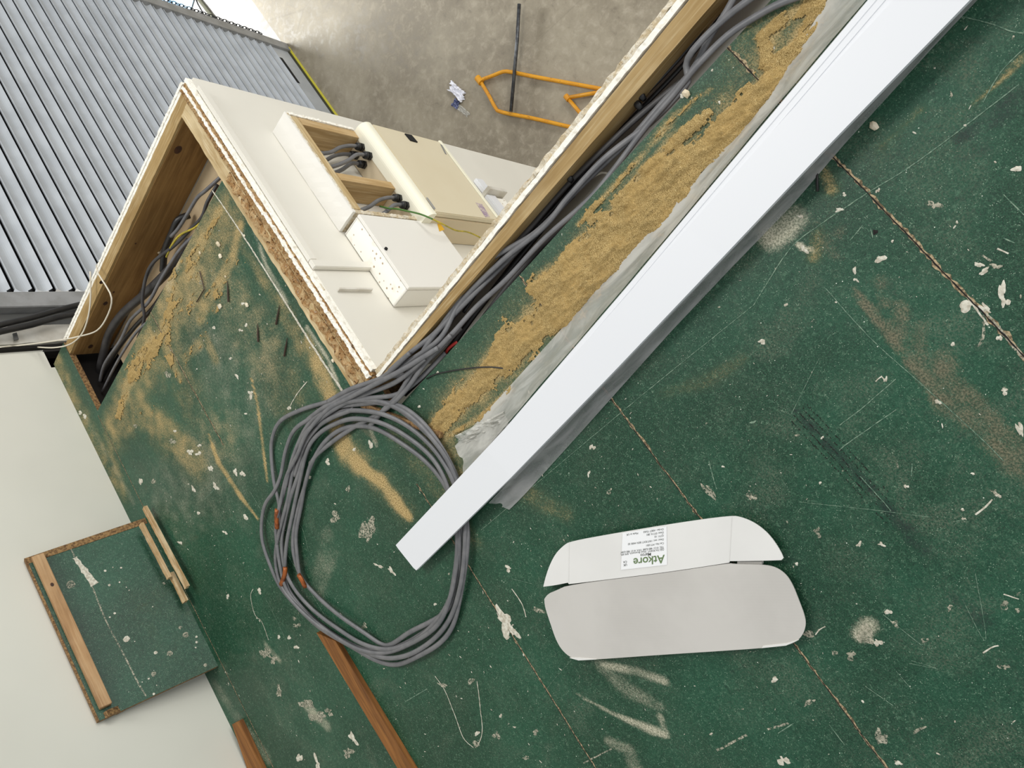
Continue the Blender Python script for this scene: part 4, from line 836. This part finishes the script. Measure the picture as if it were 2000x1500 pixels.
ring([(800, 690), (750, 735), (700, 760), (655, 785), (615, 812), (590, 850), (570, 900), (555, 960), (540, 1015), (540, 1055), (548, 1110), (562, 1155), (600, 1200), (650, 1240), (700, 1268), (750, 1275), (800, 1258), (850, 1225), (875, 1180), (888, 1120), (893, 1060), (885, 1000), (870, 940), (840, 890), (790, 850), (740, 825), (690, 818), (650, 830), (620, 850), (600, 880), (585, 940), (572, 1000), (560, 1060), (556, 1110)], .012, 'coiled_cable', 'grey coiled cable ending in an orange sleeve low on the left', ends=[[(557, 1108, .026), (556, 1122, .026), (549, 1142, .02)]], seed=3)
ring([(880, 655), (830, 710), (790, 765), (745, 805), (690, 835), (640, 870), (610, 900), (595, 950), (580, 1000), (572, 1050), (575, 1090), (590, 1130), (620, 1165), (660, 1200), (710, 1235), (745, 1258), (765, 1258), (800, 1235), (870, 1195), (890, 1140), (898, 1080), (893, 1010), (870, 950), (835, 905), (790, 870), (740, 840), (700, 832), (660, 842), (625, 875), (600, 930), (588, 990), (578, 1050), (585, 1125)], .006, 'coiled_cable', 'grey coiled cable with the innermost pointed loop', ends=[[(583, 1122, .02), (590, 1134, .02), (596, 1147, .014)]], seed=4)
ring([(855, 680), (790, 720), (730, 752), (680, 778), (640, 800), (600, 845), (580, 890), (560, 930), (548, 980), (541, 1010)], .020, 'coiled_cable', 'short grey cable over the coil ending in an orange sleeve', ends=[[(541, 995, .032), (540, 1010, .031), (541, 1032, .028)]], seed=5)
ring([(690, 800), (650, 815), (620, 835), (600, 870), (585, 920), (568, 970), (556, 1020), (550, 1060), (556, 1110), (575, 1150), (610, 1190), (660, 1228), (710, 1258), (760, 1268), (810, 1250), (850, 1215), (878, 1170), (893, 1100), (900, 1040), (897, 980), (878, 925), (845, 875), (800, 835), (750, 810), (700, 802), (660, 806), (625, 830), (595, 870), (575, 930)], .010, 'coiled_cable', 'grey coiled cable wound in the thick of the bundle', mat='cable', seed=6)
ring([(830, 700), (775, 745), (715, 770), (660, 795), (612, 830), (585, 865), (572, 920), (562, 975), (545, 1040), (538, 1090), (548, 1140), (580, 1185), (630, 1228), (690, 1262), (745, 1284), (795, 1280), (845, 1250), (880, 1205), (900, 1140), (908, 1060), (905, 985), (882, 915), (848, 862), (800, 812), (745, 785), (690, 783), (640, 792), (600, 820)], .012, 'coiled_cable', 'grey coiled cable lying on the outer right of the bundle', seed=8)
cable('cable', [(640, 785, .022), (680, 762, .024), (720, 748, .02), (760, 735, .014), (800, 730, .01), (850, 690, .0), (900, 640, -.02)], .0068, M['cable'], 'grey cable entering the slot from the coil over the wall corner', G)
cable('cable', [(660, 790, .02), (720, 778, .018), (775, 770, .012), (820, 740, .0), (870, 690, -.01)], .0064, M['cable'], 'grey cable crossing the dark end of the slot', G)
cable('cable', [(720, 835, .012), (750, 800, .014), (775, 775, .012), (800, 735, .01), (840, 665, .0), (900, 600, -.012), (990, 510, -.03), (1060, 440, -.06), (1120, 380, -.09)], .0072, M['cable'], 'grey cable running diagonally over the slot mouth', G)

# ------------------------------------------------------------------ cables in the left slot
GLS = 'cables in the left slot beside the brown joist'
cable('armoured_cable', [(372, 470, -.11), (352, 500, -.09), (325, 533, -.085), (282, 575, -.085), (240, 612, -.085), (214, 650, -.09), (202, 690, -.10), (192, 735, -.12)], .0155, M['cable_dark'], 'thick dark cable curving down the left slot', GLS, 1.0)
cable('cable', [(432, 345, -.09), (402, 372, -.07), (384, 388, -.07), (362, 425, -.07), (347, 448, -.075), (334, 462, -.08)], .006, M['cable'], 'grey cable at the top of the left slot', GLS, 1.0)
cable('cable', [(425, 360, -.08), (405, 395, -.06), (394, 425, -.06), (370, 450, -.06), (340, 480, -.055), (300, 512, -.05), (284, 545, -.05), (278, 590, -.05), (282, 622, -.06), (270, 660, -.07)], .006, M['cable_dark'], 'dark grey cable bending round the thick one', GLS, 1.0)
cable('cable', [(385, 455, -.07), (350, 490, -.06), (315, 545, -.06), (290, 590, -.06), (255, 625, -.06), (235, 665, -.06), (205, 710, -.07), (195, 745, -.08)], .006, M['cable'], 'thin grey cable nearest the sawdust side of the left slot', GLS, 1.0)
cable('cable', [(340, 540, -.08), (300, 600, -.08), (262, 640, -.08), (225, 690, -.09), (198, 740, -.10), (188, 770, -.12)], .008, M['cable_black'], 'black cable deep in the left slot', GLS, 1.0)
cable('cable', [(300, 620, -.06), (270, 645, -.05), (245, 680, -.05), (222, 720, -.06), (200, 765, -.08)], .005, M['cable'], 'short thin grey cable near the lower end of the left slot', GLS, 1.0)
cable('cable', [(370, 420, -.13), (348, 430, -.10), (336, 455, -.10), (322, 490, -.11), (318, 530, -.12)], .012, M['cable_black'], 'stubby black cable lying on the beige board in the slot', GLS, 1.0)
cable('earth_wire', [(395, 432, -.06), (380, 445, -.05), (352, 459, -.05), (335, 480, -.05), (325, 502, -.06)], .0035, M['earth_yellow'], 'yellow earth wire arching in the left slot', None, 1.0, cat='wire')

# ------------------------------------------------------------------ white trunking in its polythene sleeve
o0 = W(800, 1044); an = math.radians(95.82); dv = Vector((math.cos(an), math.sin(an), 0)); nv_ = Vector((-dv.y, dv.x, 0))
def T(off, s, z): p = o0 + dv * s + nv_ * off; return Vector((p.x, p.y, z))
def lerp_tab(tab, s):
    for (a, *va), (b, *vb) in zip(tab, tab[1:]):
        if s <= b or (b, *vb) == tab[-1]:
            t = (s - a) / (b - a); return [x + (y - x) * t for x, y in zip(va, vb)]
def sweep(tab, prof, s0, s1, step=0.03):
    m = MB(); n = max(2, int((s1 - s0) / step)); k = None; vs = []
    for i in range(n + 1):
        s = s0 + (s1 - s0) * i / n; P = prof(s, *lerp_tab(tab, s)); k = len(P); vs += P
    m.add(vs, [(i * k + j, i * k + (j + 1) % k, (i + 1) * k + (j + 1) % k, (i + 1) * k + j) for i in range(n) for j in range(k)] + [tuple(range(k - 1, -1, -1)), tuple(n * k + j for j in range(k))]); return m
BODY = [(0.38, -0.024, -0.110, 0.000, 0.046), (0.9, -0.026, -0.120, 0.001, 0.047), (1.3, -0.026, -0.126, 0.010, 0.058), (1.95, -0.028, -0.132, 0.026, 0.074)]
def body_prof(s, l, r, zb, zt):
    w = .004
    return [T(l, s, zb + .002), T(l, s, zt - .003), T(l - .002, s, zt), T(l - .010, s, zt), T(l - .0115, s, zt + .0012), T(l - .013, s, zt), T(l - .022, s, zt), T(l - .023, s, zt - .0015), T(r + .003, s, zt - .0015), T(r, s, zt - .004), T(r, s, zb + .002)]
tk = thing('dado_trunking', 'long white plastic trunking base lying under the narrow lid', 'trunking', tuple(T(-.07, .9, 0)))
sweep(BODY, body_prof, 0.38, 1.95).build('base', M['trunk'], tk)
LID = [(-0.13, 0.004, -0.082, 0.030), (0.40, -0.024, -0.113, 0.050), (0.75, -0.038, -0.124, 0.0525), (1.06, -0.045, -0.131, 0.0565), (1.3, -0.050, -0.136, 0.062), (1.55, -0.062, -0.146, 0.069), (1.95, -0.072, -0.158, 0.080)]
def lid_mesh():
    m = MB(); n = 60; vs = []
    cl, cr = W(782, 1076, .031), W(817, 1118, .031)
    sl = (cl - o0).dot(dv); sr = (cr - o0).dot(dv)
    for i in range(n + 1):
        t = i / n; s_l = sl + (1.95 - sl) * t; s_r = sr + (1.95 - sr) * t
        l, _, zl = lerp_tab(LID, s_l); _, r, zr = lerp_tab(LID, s_r)
        jag = 0.0012 * nz((i, 0, 0), 3) if i == 0 else 0
        for kk in range(9):
            u = kk / 8; ss = s_l + (s_r - s_l) * u + (0.0025 * nz((kk, 1, 2), 7.3) if i == 0 else 0); off = l + (r - l) * u; zz = zl + (zr - zl) * u
            vs.append(T(off, ss, zz))
        vs.append(T(r - 0.0004, s_r, zr - 0.010)); vs.append(T(r + .0015, s_r, zr - .010)); vs.append(T(r + .0015, s_r, zr - .002)); vs.append(T(l - .0015, s_l, zl - .002)); vs.append(T(l - .0015, s_l, zl - .008)); vs.append(T(l + .0004, s_l, zl - .008))
    k = 15
    m.add(vs, [(i * k + j, (i + 1) * k + j, (i + 1) * k + (j + 1) % k, i * k + (j + 1) % k) for i in range(n) for j in range(k)] + [tuple(range(k)), tuple(n * k + j for j in range(k - 1, -1, -1))]); return m
tag(lid_mesh().build('trunking_lid', M['trunk']), 'long narrow white trunking lid lying diagonally across the deck', 'trunking lid')
sl = thing('polythene_sleeve', 'translucent polythene sleeve wrapped around the white trunking', 'sleeve', tuple(T(-.07, .8, 0)))
SKL = [(0.30, .058), (0.45, .050), (0.72, .038), (1.04, .024), (1.3, .016), (1.47, .047), (1.7, .05)]
def skirt(tab, side, s0, s1, mat, nm):
    m = MB(); n = 70; k = 9; vs = []
    for i in range(n + 1):
        s = s0 + (s1 - s0) * i / n; e = lerp_tab(tab, s)[0]; b = lerp_tab(BODY, max(s, .38)); top = (b[0] + .002, b[3] - .004) if side > 0 else (b[1] - .003, b[3] - .006)
        for j in range(k):
            u = j / (k - 1); off = top[0] + (e - top[0]) * u; zz = top[1] * (1 - u) ** 1.6 + .0028
            wv = nz((s * 9, u * 2.0, side), 1.0) * .010 * math.sin(math.pi * min(1, u + .12)); vs.append(T(off, s + .01 * nz((s, u, 0), 5), max(.0022, zz + wv)))
    m.add(vs, [(i * k + j, (i + 1) * k + j, (i + 1) * k + j + 1, i * k + j + 1) for i in range(n) for j in range(k - 1)]); m.build(nm, mat, sl, smooth=True)
skirt(SKL, 1, .30, 1.72, M['film'], 'left_skirt')
SKR = [(0.31, -.150), (0.36, -.152), (0.6, -.148), (0.88, -.142), (1.05, -.143), (1.2, -.146), (1.32, -.140), (1.5, -.138), (1.72, -.139)]
skirt(SKR, -1, .31, 1.72, M['film_shaded'], 'right_skirt')
m = MB(); g = 22; vs = []
A_, B_, D_, E_ = W(888, 852, .004), W(985, 802, .02), W(1000, 840, .03), W(945, 888, .004)
for i in range(g + 1):
    for j in range(g + 1):
        u, v = i / g, j / g; p = (A_ * (1 - u) + B_ * u) * (1 - v) + (E_ * (1 - u) + D_ * u) * v
        vs.append((p.x, p.y, max(.004, p.z + abs(nz((u * 5, v * 5, 0), 1.3)) * .028 * math.sin(math.pi * min(1, .1 + v)))))
m.add(vs, [(i * (g + 1) + j, (i + 1) * (g + 1) + j, (i + 1) * (g + 1) + j + 1, i * (g + 1) + j + 1) for i in range(g) for j in range(g)]); m.build('crumpled_mouth', M['film'], sl, smooth=False)
cable('cable_tie', [(833, 740, .003), (850, 731, .004), (890, 723, .006), (930, 718, .008), (960, 717, .008), (985, 720, .006), (996, 723, .004)], .0018, M['cable_black'], 'thin black cable tie lying over the sawdust drift', cat='cable tie')
tag(MB().tube([W(1596, 338, .003), W(1596, 355, .003), W(1597, 374, .003)], .0022, 8).build('cable_offcut', M['cable_black'], smooth=True), 'short black stick beside the white trunking', 'offcut')

# ------------------------------------------------------------------ flattened carton
ct = thing('flattened_carton', 'flattened white and grey cardboard carton with printed label', 'carton', tuple(W(1320, 1150)))
def outline(pts): return smooth_path(pts, 0.01)
def arc_poly(seq, z):      # seq of ('l', x, y) corners or ('c', x, y) curve points through which a smooth bend runs
    return [W(x, y, z(x, y) if callable(z) else z) for x, y in seq]
WH = [(1061, 1146), (1066, 1125), (1075, 1100), (1086, 1080), (1100, 1066), (1112, 1058), (1200, 1042), (1320, 1022), (1428, 1007), (1450, 1011), (1475, 1022), (1498, 1040), (1514, 1060), (1526, 1080), (1530, 1090), (1526, 1094), (1500, 1095), (1425, 1096), (1424, 1099), (1300, 1118), (1111, 1141), (1109, 1138), (1085, 1143)]
GR = [(1111, 1142), (1300, 1119), (1424, 1100), (1432, 1102), (1490, 1103), (1515, 1108), (1535, 1122), (1548, 1142), (1560, 1172), (1572, 1204), (1574, 1222), (1568, 1240), (1555, 1254), (1535, 1261), (1487, 1266), (1400, 1272), (1290, 1279), (1165, 1288), (1130, 1289), (1112, 1283), (1096, 1268), (1085, 1248), (1075, 1218), (1064, 1185), (1063, 1170), (1070, 1160), (1085, 1154)]
zw = lambda x, y: 0.014 + 0.012 * max(0, (y - 1100) / 60) + 0.010 * max(0, (x - 1430) / 100)
zg = lambda x, y: 0.024 - 0.010 * max(0, (y - 1150) / 140) + 0.008 * max(0, (x - 1450) / 120)
def rounder(q):     # cut shallow corners so the bends run round, keep the sharp corners
    out = []; n = len(q)
    for i in range(n):
        a, b, c = q[i - 1], q[i], q[(i + 1) % n]
        v1 = math.atan2(b[1] - a[1], b[0] - a[0]); v2 = math.atan2(c[1] - b[1], c[0] - b[0]); d = abs((v2 - v1 + math.pi) % (2 * math.pi) - math.pi)
        if d > math.radians(38): out.append(b)
        else:
            out += [(b[0] + (a[0] - b[0]) * .25, b[1] + (a[1] - b[1]) * .25), (b[0] + (c[0] - b[0]) * .25, b[1] + (c[1] - b[1]) * .25)]
    return out
def sheet(seq, zf, nm, mat, th=0.003):
    seq = rounder(rounder(seq)); P = arc_poly(seq, zf); cx = sum((p for p in P), Vector()) / len(P); n = len(P)
    m = MB(); vs = [cx] + P + [p - Vector((0, 0, th)) for p in P]
    m.add(vs, [(0, 1 + (i + 1) % n, 1 + i) for i in range(n)] + [(1 + i, 1 + (i + 1) % n, 1 + n + (i + 1) % n, 1 + n + i) for i in range(n)] + [tuple(1 + n + i for i in range(n))]); return m.build(nm, mat, ct)
sheet(GR, 0.024, 'inner_panel', M['card_grey']); wp = sheet(WH, 0.0245, 'outer_panel', M['card_white'])
# narrow side flaps folded under along both edges, keeping the panels off the deck
def flap(pts, nm, z0=0.0225):
    P = [W(x, y, z0) for x, y in pts]; m = MB(); m.prism(P, (0, 0, -0.003)); m.build(nm, M['card_white'], ct)
flap([(1168, 1284), (1487, 1264), (1484, 1250), (1170, 1268)], 'folded_edge', .0075); flap([(1130, 1060), (1420, 1014), (1415, 1032), (1135, 1078)], 'folded_edge', .0075)
m = MB(); m.prism([W(1168, 1284, .020), W(1487, 1264, .020), W(1487, 1262, .0075), W(1168, 1281, .0075)], (0, .002, 0)); m.build('folded_edge', M['card_grey'], ct)
m = MB(); m.prism([W(1440, 1096, .016), W(1488, 1097, .016), W(1488, 1104, .016), W(1440, 1104, .016)], (0, 0, -.012)); m.build('inner_tab', M['card_grey'], ct)
for p in (((1165, 1288), (1130, 1290), (1112, 1285), (1130, 1285)), ((1487, 1266), (1535, 1261), (1560, 1250), (1535, 1257), (1490, 1262))): flap(p, 'torn_lip', .0262)
for a, b, w in (((1112, 1058), (1111, 1140), .0003), ((1430, 1010), (1425, 1098), .0003)):
    pa, pb = W(*a, .0249), W(*b, .0249); m = MB(); m.tube([pa, pb], w, 4); m.build('crease', M['card_white'], ct)
lb_z = 0.0252
LQ = [(1303, 1103), (1213, 1113), (1216, 1041), (1302, 1028)]
Lq = [W(x, y, lb_z) for x, y in LQ]
lab = MB().prism(Lq, (0, 0, .0004)).build('paper_label', M['label'], ct)
OX = Lq[0]; ux = (Lq[1] - Lq[0]); vx = (Lq[3] - Lq[0])
def text(s, u, v, size, mat, bold=0.0, cond=1.0):
    cu = bpy.data.curves.new('lettering', 'FONT'); cu.body = s; cu.size = 1; cu.extrude = 0.0; cu.offset = bold; o = bpy.data.objects.new('lettering', cu); C.objects.link(o)
    dg = bpy.context.evaluated_depsgraph_get(); dg.update(); me = bpy.data.meshes.new_from_object(o.evaluated_get(dg)); C.objects.unlink(o); bpy.data.objects.remove(o)
    un, vn = ux.normalized(), vx.normalized()
    for w in me.vertices:
        p = OX + ux * u + vx * v + un * w.co.x * size * cond - vn * w.co.y * size; w.co = (p.x, p.y, lb_z + .0009)
    me.materials.clear(); me.materials.append(mat); ob = bpy.data.objects.new('lettering', me); C.objects.link(ob); ob.parent = lab; return ob
text('Atkore', .05, .27, .0245, M['ink_green'], .012)
text('Marco', .33, .37, .0095, M['ink'], .01)
text('UK\nCA', .86, .15, .0065, M['ink'], .01)
text('DELTA POINT, West Bromwich, B70 9PL', .06, .44, .0058, M['ink'], .0)
text('TEL: 0121 480 6288  FAX: 0121 480 6284', .06, .50, .0058, M['ink'], .0)
text('Cat No: MT1001', .06, .60, .0058, M['ink'], .0)
text('Desc: ext / INT/EXT BEN 4400 50', .06, .70, .0058, M['ink'], .0)
text('QTY: 10', .06, .80, .0058, M['ink'], .0)
text('Date: 07/14, 081', .06, .88, .0058, M['ink'], .0)
text('Order: ABE7 75/03', .06, .965, .0058, M['ink'], .0)
text('Made in UK', .60, .955, .0058, M['ink'], .0)

# ------------------------------------------------------------------ leaning chipboard offcut with batten
pn = thing('leaning_board', 'square green chipboard board leaning on the white wall with paint drops', 'panel', (-0.74, -2.46, 0))
a0, a1 = Vector((-1.040, -2.452, .0)), Vector((-0.425, -2.452, .0)); t0, t1 = onY(47, 1092, YP + .022), onY(190, 1410, YP + .022)
up0 = t0 - a0; up1 = t1 - a1; nrm = (a1 - a0).cross(up0).normalized()
if nrm.y < 0: nrm = -nrm
def PP(u, v, h=0.0): return (a0 + (a1 - a0) * u) * (1 - v) + (t0 + (t1 - t0) * u) * v + nrm * h
m = MB(); g = 40; vs = [PP(i / g, j / g, 0) for i in range(g + 1) for j in range(g + 1)]
m.add(vs, [(i * (g + 1) + j, (i + 1) * (g + 1) + j, (i + 1) * (g + 1) + j + 1, i * (g + 1) + j + 1) for i in range(g) for j in range(g)], 0)
cn = [PP(0, 0), PP(1, 0), PP(1, 1), PP(0, 1)]; bk = [p - nrm * .020 for p in cn]
for i in range(4): m.add([cn[i], bk[i], bk[(i + 1) % 4], cn[(i + 1) % 4]], [(0, 1, 2, 3)], 1)
m.add(bk, [(3, 2, 1, 0)], 1)
def inv(x, y):   # photo point to panel coordinates
    d = ray(x, y); o = Vector((0, 0, CH)); d = Vector(d); t = (a0 - o).dot(nrm) / d.dot(nrm); p = o + d * t
    v = (p - a0).dot(up0.normalized()) / up0.length; u = (p.x - a0.x - v * (t0.x - a0.x)) / (a1.x - a0.x); return u, v
def pblob(x, y, r, mi, seed, el=1.0):
    u, v = inv(x, y); c0 = PP(u, v, .0012); n = 10; e1 = (a1 - a0).normalized(); e2 = up0.normalized()
    m.add([c0 + nrm * .0005] + [c0 + (e1 * math.cos(6.283 * k / n) * el + e2 * math.sin(6.283 * k / n)) * r * (1 + .3 * (LAT[seed, k] - .5)) for k in range(n)], [(0, 1 + k, 1 + (k + 1) % n) for k in range(n)], mi)
for i, (x, y, r, mi) in enumerate(((210, 1146, .004, 2), (296, 1282, .0055, 2), (376, 1248, .004, 2), (376, 1259, .004, 2), (374, 1270, .003, 2), (290, 1367, .004, 2), (281, 1336, .003, 2), (268, 1343, .002, 2), (296, 1349, .002, 2), (234, 1111, .0035, 2), (218, 1110, .002, 2), (203, 1117, .004, 2),
                                   (219, 1203, .004, 2), (209, 1211, .003, 2), (248, 1156, .002, 2), (243, 1150, .002, 2), (293, 1189, .002, 2), (323, 1283, .009, 3), (355, 1245, .010, 3), (345, 1230, .006, 3), (135, 1145, .014, 3), (291, 1326, .008, 3), (240, 1255, .010, 2), (392, 1305, .006, 3), (256, 1260, .002, 2), (316, 1142, .005, 3), (230, 1140, .003, 2))):
    pblob(x, y, r, mi, i + 3)
def pline(pts, w, mi):
    Q = [PP(*inv(x, y), .0010) for x, y in pts]; Q = smooth_path(Q, .008); vs = []
    for i, p in enumerate(Q):
        t = (Q[min(i + 1, len(Q) - 1)] - Q[max(i - 1, 0)]).normalized(); s = t.cross(nrm); ww = (w[0] + (w[1] - w[0]) * i / len(Q)) * (1 + .7 * nz(p, 120)); vs += [p + s * ww, p - s * ww]
    m.add(vs, [(2 * i, 2 * i + 1, 2 * i + 3, 2 * i + 2) for i in range(len(Q) - 1)], mi)
pline([(138, 1072), (150, 1100), (175, 1145), (200, 1215), (235, 1290), (260, 1345), (275, 1372)], (.002, .0022), 3)
pline([(145, 1090), (160, 1112), (172, 1130), (182, 1145)], (.006, .012), 2)
panel_o = m.build('board', [M['deck'], M['deck_edge'], M['paint'], M['paint_dull']], pn)
def pbox(u0, u1, v0, v1, h0, h1, nm, mat, amp=0, bev=.0015):
    q = MB(); c8 = [PP(u, v, h) for h in (h0, h1) for u, v in ((u0, v0), (u1, v0), (u1, v1), (u0, v1))]
    q.add(c8, [(0, 3, 2, 1), (4, 5, 6, 7), (0, 1, 5, 4), (1, 2, 6, 5), (2, 3, 7, 6), (3, 0, 4, 7)]); return q.build(nm, mat, pn, bevel=bev)
ub0, vb0 = inv(62, 1092); ub1, vb1 = inv(205, 1378)
pbox(.02, .95, .865, .955, .0005, .030, 'batten', M['batten'])
pbox(-.002, .035, .0, 1.0, .0004, .002, 'bare_edge', M['deck_edge'], bev=0)
pbox(0, 1, .985, 1.0, .0004, .003, 'tongue', M['deck_edge'], bev=0)
u_, v_ = inv(88, 1155); q = MB(); cc = PP(u_, .905, .0305); n = 12; q.add([cc] + [cc + ((a1 - a0).normalized() * math.cos(6.283 * k / n) * .007 + up0.normalized() * math.sin(6.283 * k / n) * .005) for k in range(n)], [(0, 1 + k, 1 + (k + 1) % n) for k in range(n)]); q.build('knot_hole', M['knot'], pn)
q = MB(); rough_box(q, (-.03, -.01, -.01), (.03, .01, .008), .006, .005, 3, fr=100); o_ = q.build('broken_corner', M['deck_edge'], pn); o_.matrix_parent_inverse = Matrix.Identity(4); o_.location = PP(.985, .86, -.004) - pn.location; o_.rotation_euler = (0, math.radians(-75), math.radians(90))
# splintered timber strips near the panel
def stick(pa, pb, w, h, nm, label, mat, z=0.0, seed=1, cat='timber strip', za=None):
    A = pa; B = pb; d = (B - A); ln = d.length; d.normalize(); s = Vector((-d.y, d.x, 0)).normalized(); up = d.cross(s); up = up if up.z > 0 else -up
    q = MB(); rough_box(q, (0, -w / 2, 0), (ln, w / 2, h), .008, min(w, h) * .10, seed, fr=70)
    q.v = [tuple(A + d * x + s * y + up * zz) for x, y, zz in q.v]; return tag(q.build(nm, mat), label, cat)
stick(W(286, 990, .020), W(369, 1146, .022), .020, .012, 'broken_strip', 'splintered pale timber strip resting against the green panel corner', M['splinter'], seed=3, cat='timber strip')
stick(W(279, 1022, .045), W(334, 1128, .040), .018, .012, 'broken_strip', 'torn pale timber strip lying over the panel edge', M['splinter'], seed=6, cat='timber strip')
stick(W(338, 1118, .022), W(366, 1174, .022), .020, .014, 'broken_strip', 'short stubby timber strip at the foot of the green panel', M['splinter'], seed=9, cat='timber strip')
stick(W(700, 785, .0), W(866, 849, .0), .014, .012, 'chipboard_sliver', 'yellowish chipboard sliver between the coil and the sawdust', M['deck_edge'], seed=4, cat='offcut')
# stained strips
tag(MB().prism([W(618, 1236, .016), W(655, 1252, .016), W(805, 1500, .016), W(846, 1567, .016), W(817, 1567, .016), W(776, 1500, .016)], (0, 0, -.0155)).build('timber_strip', M['dado']), 'long brown stained timber strip under the coil edge', 'timber strip')
tag(MB().prism([W(453, 1415, .016), W(467, 1408, .016), W(511, 1500, .016), W(542, 1565, .016), W(511, 1565, .016), W(482, 1500, .016)], (0, 0, -.0155)).build('timber_strip', M['dado']), 'short brown stained timber strip against the white wall', 'timber strip')

# ------------------------------------------------------------------ screws and crumbs
SC = [((390, 530), (399, 565), (384, 590), 'bent dark wire nail on the sawdust'), ((444, 548), None, (446, 590), 'dark screw standing nearest the bent nail'), ((503, 632), None, (504, 668), 'dark screw with the darkest body, lowest of the upright four'), ((546, 596), None, (539, 634), 'dark screw nearest the front wall edge'), ((561, 660), None, (555, 696), 'dark screw lowest and farthest right')]
for a, b, c_, labl in SC:
    if b: P = [W(*a, .004), W(*b, .005), W(*c_, .004)]; rr = .0018
    else: P = [W(*a, .003), W((a[0] + c_[0]) / 2, (a[1] + c_[1]) / 2, .004), W(*c_, .005)]; rr = [.0008, .0028, .0030]
    tag(MB().tube(P, rr, 8).build('screw' if not b else 'nail', M['screw'], smooth=False), labl, 'screw' if not b else 'nail')
CR = [(426, 477, .009), (430, 500, .008), (308, 491, .010), (430, 597, .008), (482, 596, .007), (390, 494, .005), (477, 460, .004), (650, 705, .006), (440, 540, .004), (1340, 183, .008), (1706, 246, .008)]
CL = ['pale crumb in the sawdust by the slot', 'pale crumb just below the highest crumb', 'pale crumb on the beige board in the slot', 'pale crumb beside the bent nail', 'small pale crumb right of the bent nail', 'tiny crumb at the chalky patch', 'tiny crumb near the front wall', 'white crumb on the clean green strip', 'tiny crumb above the upright screws', 'white crumb at the edge of the right slot', 'pale crumb in the shade of the trunking']
for i, (x, y, r) in enumerate(CR):
    bm = bmesh.new(); bmesh.ops.create_icosphere(bm, subdivisions=1, radius=r)
    zc = -.149 if i == 2 else 0
    c0 = W(x, y, zc + r * .5)
    for v in bm.verts: v.co = Vector((v.co.x * 1.2, v.co.y * .9, v.co.z * .55)) * (1 + .3 * nz(v.co, 120, i)) + c0
    mb = MB(); bm.verts.ensure_lookup_table(); mb.add([v.co for v in bm.verts], [tuple(v.index for v in f.verts) for f in bm.faces]); bm.free()
    tag(mb.build('plaster_crumb', M['chip']), CL[i], 'crumb', 'plaster crumbs scattered on the deck')
